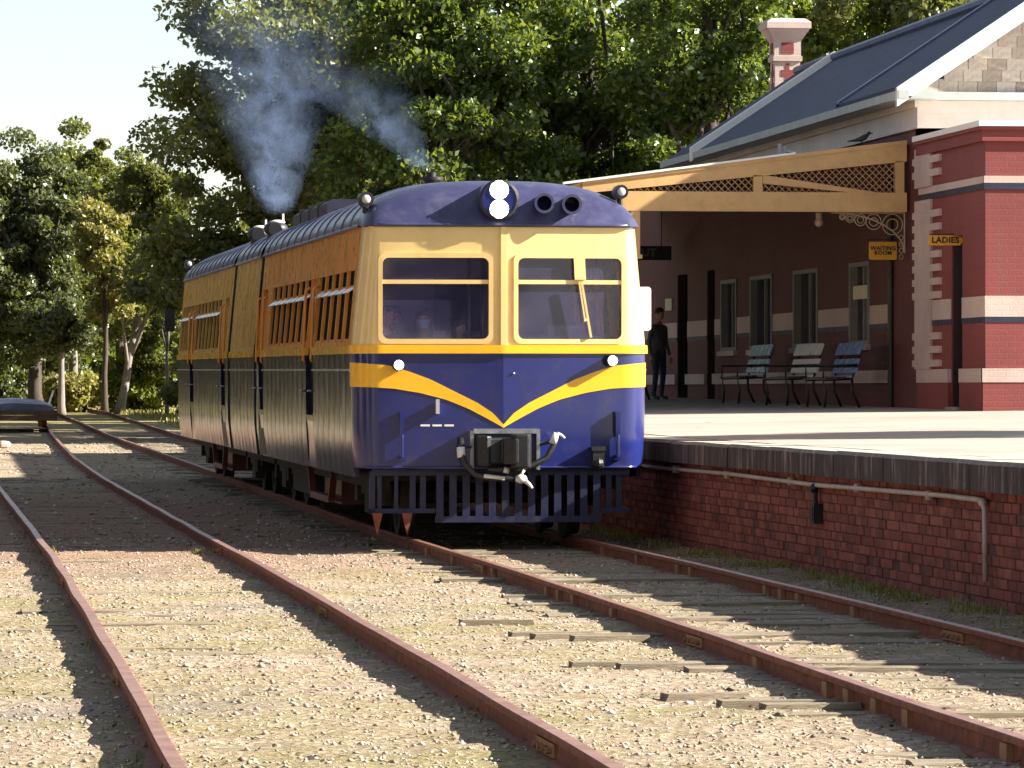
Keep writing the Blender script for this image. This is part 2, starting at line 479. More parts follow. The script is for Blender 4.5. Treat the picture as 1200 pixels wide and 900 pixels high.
M['shadewall'] = wallpaint('shade_darkened_red_wall', (0.105, 0.024, 0.024))  # darker copy of the red wall, verandah shade painted into its colour
M['palewall'] = wallpaint('pale_pink_render', (0.52, 0.40, 0.36), (0.3,0.2,0.17))
M['frieze'] = wallpaint('off_white_frieze', (0.66, 0.58, 0.54), (0.5,0.42,0.38))
M['navyband'] = paint('navy_band_paint', (0.012, 0.014, 0.045), 0.5, 0.2, 3, 0.1)
M['verandah'] = paint('ochre_verandah_timber', (0.60, 0.37, 0.155), 0.5, 0.14, 2.0, 0.12, dirt=(0.30,0.17,0.08), dirtamt=0.35)
M['lattice'] = paint('lattice_timber', (0.42, 0.26, 0.13), 0.6, 0.2, 5, 0.1)
M['redtimber'] = paint('brown_red_timber', (0.15, 0.042, 0.026), 0.5, 0.2, 3, 0.1)
M['ceil'] = paint('dark_verandah_lining', (0.055, 0.035, 0.03), 0.8, 0.3, 3, 0.1)
M['doordark'] = paint('dark_brown_door', (0.030, 0.018, 0.016), 0.45, 0.3, 4, 0.1)
M['gutter'] = paint('grey_green_gutter', (0.40, 0.43, 0.42), 0.5, 0.15, 4, 0.1)
M['winframe'] = paint('grey_window_frame', (0.20, 0.20, 0.19), 0.5, 0.15, 4, 0.1)
M['bargewhite'] = paint('white_barge_board', (0.84, 0.82, 0.78), 0.45, 0.05, 3, 0.08)
M['iron'] = paint('painted_iron_lace', (0.36, 0.27, 0.19), 0.5, 0.2, 8, 0.1)
t = NT('blue_grey_slate'); v = t.coord('Object')
br = t.node('ShaderNodeTexBrick'); br.inputs['Scale'].default_value = 1.0
br.inputs['Brick Width'].default_value = 0.26; br.inputs['Row Height'].default_value = 0.17; br.inputs['Mortar Size'].default_value = 0.008
tc = t.node('ShaderNodeSeparateXYZ'); t.l(v, tc.inputs[0]); cb = t.node('ShaderNodeCombineXYZ'); t.l(tc.outputs[1], cb.inputs[0]); t.l(t.math('MULTIPLY', tc.outputs[2], 1.8), cb.inputs[1])
t.l(cb.outputs[0], br.inputs['Vector'])
br.inputs['Color1'].default_value = (0.013,0.021,0.060,1); br.inputs['Color2'].default_value = (0.026,0.037,0.098,1); br.inputs['Mortar'].default_value = (0.012,0.013,0.02,1)
t.base(t.mix(0.4, br.outputs['Color'], t.ramp(t.noise(v, 1.5, 5), [(0.3,0.2),(0.7,0.7)]), 'OVERLAY')); t.set(rough=0.6, spec=0.3)
t.bump(t.math('MULTIPLY', br.outputs['Fac'], -1.0), 0.5, 0.01); M['slate'] = t.mat
M['flash'] = paint('blue_grey_flashing', (0.075, 0.10, 0.20), 0.4, 0.15, 3, 0.05)
M['shingle'] = island('weathered_shingle', [(0,(0.30,0.245,0.205)),(0.5,(0.46,0.385,0.33)),(1,(0.60,0.53,0.47))], 0.85, 0.3, obj=True).mat
M['signyellow'] = paint('yellow_sign_enamel', (0.72, 0.36, 0.03), 0.4, 0.1, 6, 0.05)
M['signblack'] = paint('black_lettering', (0.012, 0.010, 0.010), 0.5, 0.2, 8, 0.02)
M['signdark'] = paint('dark_sign_board', (0.03, 0.028, 0.03), 0.5, 0.2, 8, 0.02)
M['lettergrey'] = paint('grey_lettering', (0.22, 0.21, 0.21), 0.5, 0.1, 8, 0.02)
M['paper'] = paint('paper_notice', (0.66, 0.60, 0.46), 0.8, 0.1, 12, 0.02)
M['bench_a'] = paint('pale_blue_bench_highlight', (0.42, 0.56, 0.72), 0.25, 0.04, 1.0, 0.02, coat=0.3)  # pale bench colours paint sky highlights onto backs and one seat slat
M['bench_b'] = paint('white_bench_highlight', (0.70, 0.71, 0.72), 0.3, 0.04, 1.0, 0.02, coat=0.3)
M['bench_c'] = paint('slate_blue_bench_highlight', (0.16, 0.24, 0.46), 0.25, 0.04, 1.0, 0.02, coat=0.3)
M['bark'] = paint('tree_bark', (0.060, 0.045, 0.034), 0.95, 0.5, 4, 0.8, stretch=(4,4,0.7), bscale=12)
M['palebark'] = paint('pale_grey_bark', (0.20, 0.18, 0.165), 0.95, 0.4, 4, 0.8, stretch=(4,4,0.7), bscale=12)
M['pipe'] = paint('weathered_white_pipe', (0.55, 0.45, 0.40), 0.5, 0.2, 6, 0.15, dirt=(0.25,0.14,0.11), dirtamt=0.5)
M['tarp'] = paint('dark_blue_tarpaulin', (0.07, 0.08, 0.14), 0.45, 0.25, 3, 0.3, bscale=9)
M['woodbrown'] = paint('brown_wagon_timber', (0.11, 0.055, 0.035), 0.85, 0.35, 4, 0.3)

def leafmat(name, stops, trans=0.45):
    t = NT(name)
    t.n.remove(t.b)
    r = t.node('ShaderNodeNewGeometry').outputs['Random Per Island']
    pos = t.coord('Object')
    cl = t.noise(pos, 0.55, 3, 0.6)
    f = t.math('ADD', t.math('MULTIPLY', r, 0.55), t.math('MULTIPLY', t.math('SUBTRACT', cl, 0.28), 1.1), True)
    c = t.ramp(f, stops)
    d = t.node('ShaderNodeBsdfDiffuse'); t.l(c, d.inputs[0])
    tr = t.node('ShaderNodeBsdfTranslucent'); t.l(t.mix(0.6, c, (0.30,0.36,0.03)), tr.inputs[0])
    g = t.node('ShaderNodeBsdfGlossy'); g.inputs['Roughness'].default_value = 0.4; g.inputs[0].default_value = (0.6,0.65,0.6,1)
    m1 = t.node('ShaderNodeMixShader'); m1.inputs[0].default_value = trans; t.l(d.outputs[0], m1.inputs[1]); t.l(tr.outputs[0], m1.inputs[2])
    m2 = t.node('ShaderNodeMixShader'); m2.inputs[0].default_value = 0.06; t.l(m1.outputs[0], m2.inputs[1]); t.l(g.outputs[0], m2.inputs[2])
    t.l(m2.outputs[0], t.out.inputs[0])
    return t.mat
M['leaf_dark'] = leafmat('dark_green_leaves', [(0,(0.014,0.030,0.010)),(0.4,(0.035,0.068,0.016)),(0.7,(0.080,0.125,0.024)),(1,(0.17,0.21,0.04))])
M['leaf_mid'] = leafmat('mid_green_leaves', [(0,(0.030,0.050,0.010)),(0.4,(0.075,0.110,0.018)),(0.7,(0.15,0.185,0.03)),(1,(0.29,0.28,0.06))])
M['leaf_olive'] = leafmat('olive_leaves', [(0,(0.030,0.036,0.014)),(0.4,(0.075,0.082,0.028)),(0.7,(0.15,0.145,0.05)),(1,(0.28,0.25,0.10))])
M['leaf_grey'] = leafmat('grey_green_leaves', [(0,(0.025,0.032,0.018)),(0.4,(0.060,0.070,0.036)),(0.7,(0.12,0.13,0.065)),(1,(0.22,0.22,0.12))], 0.3)
M['leaf_gold'] = leafmat('golden_leaves', [(0,(0.09,0.075,0.025)),(0.4,(0.20,0.165,0.05)),(0.7,(0.34,0.28,0.10)),(1,(0.50,0.43,0.22))])
M['leaf_brown'] = leafmat('dark_brown_leaves', [(0,(0.012,0.010,0.008)),(0.4,(0.030,0.024,0.017)),(0.7,(0.055,0.043,0.030)),(1,(0.09,0.07,0.05))], 0.15)  # darkened leaves for the unseen trees mirrored in the train side
M['grass'] = leafmat('dry_grass', [(0,(0.10,0.10,0.02)),(0.5,(0.24,0.21,0.06)),(1,(0.42,0.35,0.16))], 0.3)

# ------------------------------------------------------------------ terrain
def zt(y):
    return float(np.interp(y, [-100, 44, 50, 110, 152, 170, 400], [0, 0, 0.022, 0.352, 0.74, 0.78, 0.6]))

def axis(parts):
    out = []
    for a, b, st in parts:
        n = max(1, int(round((b-a)/st)))
        out += [a + (b-a)*i/n for i in range(n)]
    out.append(parts[-1][1])
    return out
xs = axis([(-900,-100,160),(-100,-20,16),(-20,-3,1.2),(-3,8.6,0.07),(8.6,20,1.2),(20,100,16),(100,900,160)])
ys = axis([(-300,0,40),(0,16,1.6),(16,40,0.11),(40,62,0.2),(62,110,0.6),(110,200,3),(200,600,40),(600,3000,400)])
V = []
for y in ys:
    z0 = zt(y) - 0.122
    near = 10 < y < 120
    for x in xs:
        z = z0
        if near and -4 < x < 9:
            z += 0.030*mnoise.noise((x*0.9, y*0.9, 0)) + 0.016*mnoise.noise((x*3.1, y*3.1, 5)) + 0.012*mnoise.noise((x*9, y*7, 9))
            if x > 6.9: z += 0.03*min(1, (x-6.9)/0.6)
        elif y > 110:
            z += 0.10*mnoise.noise((x*0.08, y*0.08, 3))*min(1, (y-110)/30)
        V.append((x, y, z))
nx = len(xs); ny = len(ys)
idx = np.arange(nx*ny).reshape(ny, nx)
F = np.stack([idx[:-1,:-1], idx[:-1,1:], idx[1:,1:], idx[1:,:-1]], -1).reshape(-1, 4)
gme = raw_mesh('ground', np.array(V), F, M['ground'])
gme.polygons.foreach_set('use_smooth', [True]*len(gme.polygons))
ground = link(bpy.data.objects.new('ground', gme)); ground['kind'] = 'structure'
def gz(x, y):
    z = zt(y) - 0.122
    if 10 < y < 120 and -4 < x < 9:
        z += 0.030*mnoise.noise((x*0.9, y*0.9, 0)) + 0.016*mnoise.noise((x*3.1, y*3.1, 5)) + 0.012*mnoise.noise((x*9, y*7, 9))
        if x > 6.9: z += 0.03*min(1, (x-6.9)/0.6)
    return z

# ------------------------------------------------------------------ tracks
G = 0.835
def main_x(y):
    return float(np.interp(y, [0,10,19,23,27,32,38,44,60,110,200], [5.22,5.34,5.46,5.52,5.60,5.66,5.72,5.735,5.735,5.735,5.735]))
def loop_x(y):
    return float(np.interp(y, [0,10,18,24,30,40,50,70,85,113,150,190,230], [1.72,1.80,1.88,1.96,2.02,2.12,2.14,2.12,2.24,2.72,3.5,4.6,5.5]))

def rail(parent, fx, off, y0, y1, wob=0.0, seed=0):
    prof = [(-0.065,-0.14),(0.065,-0.14),(0.065,-0.128),(0.012,-0.108),(0.010,-0.042),(0.036,-0.032),(0.036,-0.006),(0.030,0.0),(-0.030,0.0),(-0.036,-0.006),(-0.036,-0.032),(-0.010,-0.042),(-0.012,-0.108),(-0.065,-0.128)]
    yy = axis([(y0,60,0.5),(60,y1,1.5)]) if y1 > 60 else axis([(y0,y1,0.5)])
    n = len(prof); mb = MB()
    vs = []
    for y in yy:
        w = wob*mnoise.noise((y*0.35, seed, 0)); wz = 0.6*wob*mnoise.noise((y*0.4, seed, 7))
        for px, pz in prof:
            vs.append((fx(y)+off+w+px, y, zt(y)+pz+wz))
    fs = []; ms = []
    for i in range(len(yy)-1):
        for k in range(n):
            k2 = (k+1) % n
            fs.append((i*n+k, (i+1)*n+k, (i+1)*n+k2, i*n+k2)); ms.append(1 if k == 7 else 0)
    mb.v = vs; mb.f = fs; mb.m = ms
    return mb.build('rail', [M['rust'], M['railtop']], parent)

def sleeper_mesh(k):
    r = random.Random(k); mb = MB()
    segs = 9; hl = 1.28; hwid = 0.115
    rows = []
    for i in range(segs+1):
        x = -hl + 2*hl*i/segs
        j = lambda a: r.uniform(-a, a)
        rows.append([(x+j(0.02), -hwid+j(0.012), -0.13), (x+j(0.02), -hwid+j(0.014), j(0.008)-0.006), (x, -hwid*0.4, j(0.006)), (x, hwid*0.4, j(0.006)), (x+j(0.02), hwid+j(0.014), j(0.008)-0.006), (x+j(0.02), hwid+j(0.012), -0.13)])
    mb.grid(rows)
    mb.add(rows[0], [tuple(range(6))]); mb.add(rows[-1], [tuple(range(5,-1,-1))])
    return mb.mesh('sleeper', M['sleeper'])
SLE = [sleeper_mesh(i) for i in range(6)]

def track(name, fx, y0, y1, sl1, ztop, wob, label):
    root = empty(name, (fx(40), 40, 0), kind='structure')
    rail(root, fx, -G, y0, y1, wob, 1+y1); rail(root, fx, G, y0, y1, wob, 2+y1)
    y = y0; k = 0
    clip = MB(); clip.box(-0.012,0.02,-0.06,0.06,0.0,0.085); cme = clip.mesh('rail_clip', M['clip'])
    while y < sl1:
        inst('sleeper', SLE[k % 6], root, (fx(y)+rng.uniform(-.07,.07), y, zt(y)+ztop+rng.uniform(-.018,.014)), (rng.uniform(-.01,.01), rng.uniform(-.006,.006), rng.uniform(-.03,.03)), (rng.uniform(.97,1.03), rng.uniform(.85,1.1), 1))
        if name == 'platform_track' and y < 46 and rng.random() < .38:
            inst('rail_clip', cme, root, (fx(y)-G-0.032, y+rng.uniform(-.05,.05), zt(y)-.122))
            inst('rail_clip', cme, root, (fx(y)+G-0.032, y+rng.uniform(-.05,.05), zt(y)-.122))
        k += 1; y += 0.70 + rng.uniform(-.05,.05)
    return root
tm = track('platform_track', main_x, 12, 168, 125, -0.108, 0.008, '')
tl = track('loop_track', loop_x, 12, 200, 125, -0.130, 0.011, '')
for fx, sg, yy in ((main_x, -1, (27.6, 39.2)), (main_x, 1, (27.9,)), (loop_x, 1, (19.5, 31.6, 43.5)), (loop_x, -1, (24.5, 36.7))):
    for y in yy:
        mb = MB()
        for s2 in (-1, 1):
            x = fx(y)+sg*G
            mb.box(x+s2*0.014-0.012, x+s2*0.014+0.012+s2*0.008, y-.28, y+.28, -.105, -.045)
            for q in (-.2,-.07,.07,.2):
                mb.cyl((x+s2*.03, y+q, -.075), (x+s2*.052, y+q, -.075), .014, 6)
        mb.build('fishplate', M['clip'], tm if fx is main_x else tl)

# loose planks lying against the sleeper ends
for i, (x, y, l) in enumerate(((4.10,29.2,.55),(4.22,28.8,.62),(4.35,28.35,.5),(4.05,25.9,.62),(4.2,25.5,.5),(4.30,22.55,.60),(4.05,23.2,.45),(4.4,22.2,.5),(3.9,30.4,.5))):
    mb = MB()
    p = [(-l/2,-.055,0),(l/2,-.05,0),(l/2,.05,0),(-l/2,.06,0),(-l/2+.02,-.05,.04),(l/2-.01,-.05,.045),(l/2,.05,.04),(-l/2,.05,.045)]
    mb.hexa(p)
    me = mb.mesh('timber_offcut', M['sleeper'])
    o = link(bpy.data.objects.new('timber_offcut', me)); o.location = (x, y, gz(x,y)-.005); o.rotation_euler = (0, 0, rng.uniform(-.08,.12))
    tag(o, 'short weathered timber offcut lying in the gravel beside the platform track rail', 'timber', 'timber offcuts beside the rail')

# gravel
def stones(n, x0, x1, y0, y1, s0, s1, seed):
    g = np.random.default_rng(seed)
    o8 = np.array([(1,0,0),(0,1,0),(-1,0,0),(0,-1,0),(0,0,1),(0,0,-0.6)], float)
    f8 = np.array([(0,1,4),(1,2,4),(2,3,4),(3,0,4),(1,0,5),(2,1,5),(3,2,5),(0,3,5)])
    X = g.uniform(x0,x1,n); Y = y0 + (y1-y0)*g.random(n)**1.4
    keep = np.ones(n, bool)
    for fx in (main_x, loop_x):
        cx = np.array([fx(y) for y in Y])
        keep &= (np.abs(np.abs(X-cx)-G) > 0.05)
    X = X[keep]; Y = Y[keep]; n = len(X)
    S = s0 + (s1-s0)*g.random(n)**3
    A = g.uniform(0, 6.28, n)
    V = o8[None] * (S[:,None,None]*np.stack([g.uniform(.7,1.3,n), g.uniform(.7,1.3,n), g.uniform(.4,.8,n)],1)[:,None,:])
    V += g.normal(0, 0.12, V.shape)*S[:,None,None]
    c, s = np.cos(A), np.sin(A)
    x = V[...,0]*c[:,None]-V[...,1]*s[:,None]; y = V[...,0]*s[:,None]+V[...,1]*c[:,None]
    Z = np.array([gz(a,b) for a,b in zip(X,Y)])
    V = np.stack([x+X[:,None], y+Y[:,None], V[...,2]+Z[:,None]+S[:,None]*.15], -1)
    F = (f8[None] + 6*np.arange(n)[:,None,None]).reshape(-1,3)
    return V.reshape(-1,3), F
V1, F1 = stones(42000, -1.2, 7.5, 16.5, 48, 0.004, 0.019, 3)
V2, F2 = stones(7000, -1.5, 7.4, 46, 110, 0.012, 0.045, 4)
V3, F3 = stones(1300, -1.2, 7.4, 16.5, 50, 0.012, 0.030, 9)
me = raw_mesh('gravel', np.vstack([V1,V2,V3]), np.vstack([F1, F2+len(V1), F3+len(V1)+len(V2)]), M['pebble'])
o = link(bpy.data.objects.new('gravel', me)); tag(o, 'loose pale gravel stones scattered over the track bed', 'gravel', kind='stuff')

# leaf litter and splinters
n = 5200; g_ = np.random.default_rng(77)
LX = g_.uniform(-1.2, 7.5, n); LY = 16.5+34*g_.random(n)**1.3
LZ = np.array([gz(a, b) for a, b in zip(LX, LY)])+.012
an = g_.uniform(0, 6.28, n); ln = g_.uniform(.008,.026,n); wd = ln*g_.uniform(.2,.6,n)
ca, sa = np.cos(an), np.sin(an); tl_ = g_.uniform(-.01,.012,n)
Vl = np.stack([np.stack([LX+ca*ln, LY+sa*ln, LZ+tl_],1), np.stack([LX-sa*wd, LY+ca*wd, LZ+.004],1), np.stack([LX-ca*ln, LY-sa*ln, LZ-tl_],1), np.stack([LX+sa*wd, LY-ca*wd, LZ+.004],1)],1).reshape(-1,3)
M['litter'] = island('dead_leaf', [(0,(0.045,0.025,0.014)),(0.5,(0.13,0.075,0.04)),(0.85,(0.26,0.17,0.09)),(1,(0.42,0.34,0.22))], 0.9, 0).mat
o = link(bpy.data.objects.new('leaf_litter', raw_mesh('leaf_litter', Vl, np.arange(4*n).reshape(n,4), M['litter']))); tag(o, 'dead leaves and splinters littering the track bed', 'leaf litter', kind='stuff')

# grass blades
def blades(spots, h0, h1, w, seed, lean=0.5):
    g = np.random.default_rng(seed)
    P = np.array(spots); n = len(P)
    H = g.uniform(h0,h1,n); A = g.uniform(0,6.28,n); L = g.uniform(0,lean,n)*H; W = w*g.uniform(.6,1.3,n)
    dx, dy = np.cos(A), np.sin(A)
    a = P + np.stack([-dy*W, dx*W, 0*W],1); b = P + np.stack([dy*W, -dx*W, 0*W],1)
    m = P + np.stack([dx*L*.35, dy*L*.35, H*.6],1)
    c = m + np.stack([-dy*W*.7, dx*W*.7, 0*W],1); d = m + np.stack([dy*W*.7, -dx*W*.7, 0*W],1)
    e = P + np.stack([dx*L, dy*L, H],1)
    V = np.stack([a,b,d,c,e],1).reshape(-1,3)
    k = 5*np.arange(n)[:,None]
    F = np.vstack([k+np.array([[0,1,2]]), k+np.array([[0,2,3]]), k+np.array([[3,2,4]])])
    return V, F
sp = []
for i in range(5200):     # strip along the platform wall
    y = rng.uniform(27, 50); x = 7.55 - abs(rng.gauss(0,.16)) - .02
    if mnoise.noise((x*2, y*0.9, 1)) > -0.15: sp.append((x, y, gz(x,y)-.01))
for i in range(2600):     # beside rails
    y = rng.uniform(17, 60); fx = rng.choice((main_x, loop_x)); x = fx(y)+rng.choice((-G,G))+rng.gauss(0,.10)
    if mnoise.noise((x*1.5, y*0.7, 4)) > 0.18: sp.append((x, y, gz(x,y)-.01))
for cx, cy, n in ((1.32,43.9,60),(3.02,44.2,70),(2.78,44.0,40),(3.05,43.6,30),(5.1,33.2,14),(4.9,38.0,20)):
    for i in range(n):
        x = cx+rng.gauss(0,.05); y = cy+rng.gauss(0,.08); sp.append((x,y,gz(x,y)))
V, F = blades(sp, .02, .085, .006, 5, 0.9)
o = link(bpy.data.objects.new('grass_tufts', raw_mesh('grass_tufts', V, F, M['grass']))); tag(o, 'sparse dry grass growing along rails and platform wall', 'grass', kind='stuff')
sp = []
for i in range(30000):
    y = rng.uniform(112, 172); x = rng.uniform(-6, 16)
    if abs(x-5.73) < 1.6 or abs(x-loop_x(y)) < 1.4: continue
    if mnoise.noise((x*.3, y*.12, 2)) > -0.1: sp.append((x, y, zt(y)-.14))
V, F = blades(sp, .06, .22, .025, 6)
o = link(bpy.data.objects.new('far_grass', raw_mesh('far_grass', V, F, M['grass']))); tag(o, 'sunlit yellow green grass verge beyond the far end of the tracks', 'grass', kind='stuff')

# ------------------------------------------------------------------ platform
PX = 7.60
def pz(x, y): return 0.95 + zt(y) + 0.012*max(0, x-7.5)
platform = MB()
rows = []
for y in axis([(15,60,3),(60,110,5)]):
    rows.append([(x, y, pz(x,y)) for x in (7.95, 9.5, 11, 13, 15.5, 20, 30)])
platform.grid(rows)
for i in range(len(rows)-1):
    a, b = rows[i], rows[i+1]
    platform.add([a[0], b[0], (7.95,b[0][1],-.3), (7.95,a[0][1],-.3)], [(0,1,2,3)])
platform = platform.build('platform', M['asphalt'], kind='structure')
wb = MB(); wb.hexa([(PX+.012,15,-.4),(7.95,15,-.4),(7.95,110,-.4),(PX+.012,110,-.4),(PX+.012,15,.745),(7.95,15,.745),(7.95,110,.745+zt(110)),(PX+.012,110,.745+zt(110))])
wall_core = wb.build('wall_core', M['mortar'], platform)
# coping stones
y = 15.0
while y < 74:
    L = rng.uniform(.85, 1.15); mb = MB()
    j = lambda: rng.uniform(-.008,.008)
    x0 = 7.49+j(); z1 = 0.953+j()*.6
    zz = zt(y)
    pts = [(x0,.737),(x0,z1-.03),(x0+.03,z1),(7.96,z1),(7.96,.737)]
    mb.prism(pts, y+.006, y+L-.006, 'y')
    o = mb.build('coping_stone', M['coping'], platform); o.location.z += zz
    y += L
# bricks
bm_ = []
for k in range(5):
    r = random.Random(k); mb = MB(); q = lambda: r.uniform(-.004,.004)
    L, Hh, Dp = .113, .0365, .05
    mb.add([(-Dp,-L,-Hh),(-Dp,L,-Hh),(-Dp,L,Hh),(-Dp,-L,Hh),(0,-L+.006+q(),-Hh+.004+q()*.5),(0,L-.006+q(),-Hh+.004+q()*.5),(0,L-.006+q(),Hh-.004+q()*.5),(0,-L+.006+q(),Hh-.004+q()*.5)],
           [(4,7,6,5),(0,4,5,1),(1,5,6,2),(2,6,7,3),(3,7,4,0)])
    bm_.append(mb)
meshes = [b.mesh('brick', M['brick']) for b in bm_]
stuff = MB(); cnt = 0
courses = 11
allb = []
for c in range(courses):
    z = -.10 + .0405 + c*.0765
    y = 26.0 + (.12 if c % 2 else 0)
    while y < 56:
        allb.append((y, z, c)); y += .236
allb.sort(key=lambda b: (abs(b[0]-32.5)))
for i, (y, z, c) in enumerate(allb):
    dx = rng.uniform(-.006,.004)
    if rng.random() < .015: continue
    if i < 300:
        o = inst('brick', meshes[i % 5], platform, (PX+dx, y, z+zt(y)), (0,0,math.pi), (1,1,1))
    else:
        b = bm_[i % 5]
        stuff.add([(PX+dx-p[0], y-p[1], z+zt(y)+p[2]) for p in b.v], b.f)
stuff.build('brickwork', M['brickstuff'], platform, kind='stuff')

# pipe along platform wall
mb = MB()
pts = [(7.555, y, .665+zt(y)-.004*(y-31)*0) for y in (60, 52, 46, 42, 38, 35, 33, 31.95)]
pts = [(p[0], p[1], p[2] + .012*math.sin(p[1]*.8)) for p in pts]
mb.tube(pts, .021, 8)
mb.tube([(7.555,31.95,.66),(7.55,31.86,.655),(7.555,31.82,.60),(7.560,31.82,.10)], .020, 8)
for y in (33.6, 36.2, 39.0, 42.1, 45.0):
    mb.box(7.53,7.60,y-.02,y+.02,.63,.70)
mb.ball((7.552,31.87,.652), .034, 8, 6)
mb.build('water_pipe', M['pipe'], None, True, label='weathered white pipe fixed along the brick platform wall', cat='pipe')
mb = MB(); mb.box(7.52,7.60,37.82,37.98,.33,.50); mb.cyl((7.55,37.9,.50),(7.55,37.9,.62),.022,8); mb.ball((7.54,37.9,.63),.04,8,6); mb.bar((7.50,37.78,.60),(7.50,38.02,.60),.02,.02); mb.box(7.515,7.53,37.86,37.94,.36,.47)
mb.build('pipe_valve', M['black'], None, label='small black valve box hanging below the pipe on the platform wall', cat='valve')

# ------------------------------------------------------------------ railmotor (local: x across, y backwards from the nose, z from rail top)
train = empty('railmotor', (5.735, 44.2, 0), 'articulated blue and yellow diesel railmotor standing at the platform', 'train')
ORG[train.name] = (0, 0, 0)
train.rotation_euler = (R(0.25), 0, 0)
ZB, ZW, ZG = 0.60, 1.80, 3.05
def hw(z): return float(np.interp(z, [.55,.95,1.84,3.06], [1.395,1.44,1.45,1.335]))
XS = 1.19           # |x| where the rounded corner starts
VS = 0.075          # plan slope of the V front
def fy(x, z):
    a = abs(x); h = hw(z)
    y = VS*min(a, XS)
    if a > XS:
        t = min(1, (a-XS)/(h-XS))
        r = 0.30
        y += VS*(a-XS) + r*(1-math.sqrt(max(0, 1-t*t)))
    return y
YC = VS*1.45 + .30  # y where side wall starts

def spanel(mb, s, y0, y1, z0, z1, out=0.0, th=0.05, m=0):
    p = []
    for z in (z0, z1):
        xo = s*(hw(z)+out); xi = s*(hw(z)+out-th)
        p += [(xo,y0,z),(xi,y0,z),(xi,y1,z),(xo,y1,z)]
    mb.hexa(p, m)

# --- front skin
def front_x(z, n=14):
    h = hw(z); xs_ = [0]
    side = [XS + (h-XS)*math.sin(math.pi/2*i/n) for i in range(1, n+1)]
    return side
def fgrid(z0, z1, nz, xa, xb, nx_, corner=0, off=0.0):
    """grid on the front surface; corner=-1/+1 adds the rounded corner on that side"""
    rows = []
    for i in range(nz+1):
        z = z0+(z1-z0)*i/nz
        x_ = [xa+(xb-xa)*k/nx_ for k in range(nx_+1)]
        if corner == 1: x_ += front_x(z)
        if corner == -1: x_ = [-v for v in reversed(front_x(z))] + x_
        rows.append([(x*(1+off*0.0), fy(x,z)-off, z) for x in x_])
    return rows
WZ0, WZ1 = 1.925, 2.745
WX0, WX1 = .125, 1.185
lo = MB(); lo.grid(fgrid(.70, ZW, 6, -XS, 0, 4, -1)); lo.grid(fgrid(.70, ZW, 6, 0, XS, 4, 1))
lo.build('lower_front_panel', M['navy'], train, True, 40)
up = MB()
for s in (-1, 1):
    def sg(z0,z1,nz,xa,xb,nx_,corner):
        rows = fgrid(z0,z1,nz,xa,xb,nx_,corner)
        up.grid([[(s*p[0],p[1],p[2]) for p in r_] for r_ in rows])
    sg(ZW, WZ0, 1, 0, XS, 4, 1); sg(WZ1, ZG+.01, 3, 0, XS, 4, 1)
    sg(WZ0, WZ1, 6, 0, WX0, 1, 0); sg(WZ0, WZ1, 6, WX1, XS, 1, 1)
up.build('upper_front_panel', M['cream'], train, True, 40)

def rrect(x0, x1, z0, z1, r, n=5):
    pts = []
    for cx, cz, a0 in ((x1-r,z1-r,0),(x0+r,z1-r,90),(x0+r,z0+r,180),(x1-r,z0+r,270)):
        for i in range(n+1):
            a = R(a0+90*i/n); pts.append((cx+r*math.cos(a), cz+r*math.sin(a)))
    return pts
def ring(outer, inner, yo, yi):     # frame with front, inner reveal
    n = len(outer); mb = MB()
    def P(p, off): return (p[0], fy(p[0], p[1])+off, p[1])
    A = [P(p, -yo) for p in outer]; B = [P(p, -yo) for p in inner]; Cc = [P(p, yi) for p in inner]; D = [P(p, .02) for p in outer]
    vs = A+B+Cc+D; fs = []
    for i in range(n):
        j = (i+1) % n
        fs += [(i,j,n+j,n+i),(n+i,n+j,2*n+j,2*n+i),(j,i,3*n+i,3*n+j)]
    return mb.add(vs, fs)
for s in (-1, 1):
    x0, x1 = (WX0, WX1) if s > 0 else (-WX1, -WX0)
    outer = rrect(x0-.025, x1+.025, WZ0-.03, WZ1+.03, .075); inner = rrect(x0+.018, x1-.018, WZ0+.018, WZ1-.018, .06)
    pane = MB()
    P = [(p[0], fy(p[0],p[1])+.03, p[1]) for p in inner]
    pane.add(P, [tuple(range(len(P)))])
    w = pane.build('cab_window', M['glass'], train)
    ring(outer, inner, .018, .05).build('window_frame', M['cream'], w, True, 40)
    g = MB()
    for x_a, x_b in ((x0+.018, x1-.018),):
        g.hexa([(x_a,fy(x_a,2)-.008,2.475),(x_b,fy(x_b,2)-.008,2.475),(x_b,fy(x_b,2)+.03,2.475),(x_a,fy(x_a,2)+.03,2.475),(x_a,fy(x_a,2)-.008,2.515),(x_b,fy(x_b,2)-.008,2.515),(x_b,fy(x_b,2)+.03,2.515),(x_a,fy(x_a,2)+.03,2.515)])
    g.build('glazing_bar', M['cream'], w)
# wiper on the right-hand window
wp = MB()
wp.hexa([(.70,.02,2.52),(.81,.028,2.52),(.81,.07,2.52),(.70,.06,2.52),(.69,.02,2.73),(.80,.028,2.73),(.80,.07,2.73),(.69,.06,2.73)])
wp.bar((.765,.015,2.50),(.86,.03,1.96),.022,.02); wp.bar((.74,.012,2.50),(.80,.02,2.12),.016,.018); wp.bar((.79,.015,2.12),(.83,.02,2.14),.02,.02)
wp.build('windscreen_wiper', M['cream'], train)
# centre moulding
mb = MB(); mb.hexa([(-.028,-.022,ZW+.085),(.028,-.022,ZW+.085),(.028,.02,ZW+.085),(-.028,.02,ZW+.085),(-.028,-.022,ZG),(.028,-.022,ZG),(.028,.02,ZG),(-.028,.02,ZG)])
mb.build('centre_moulding', M['cream'], train)
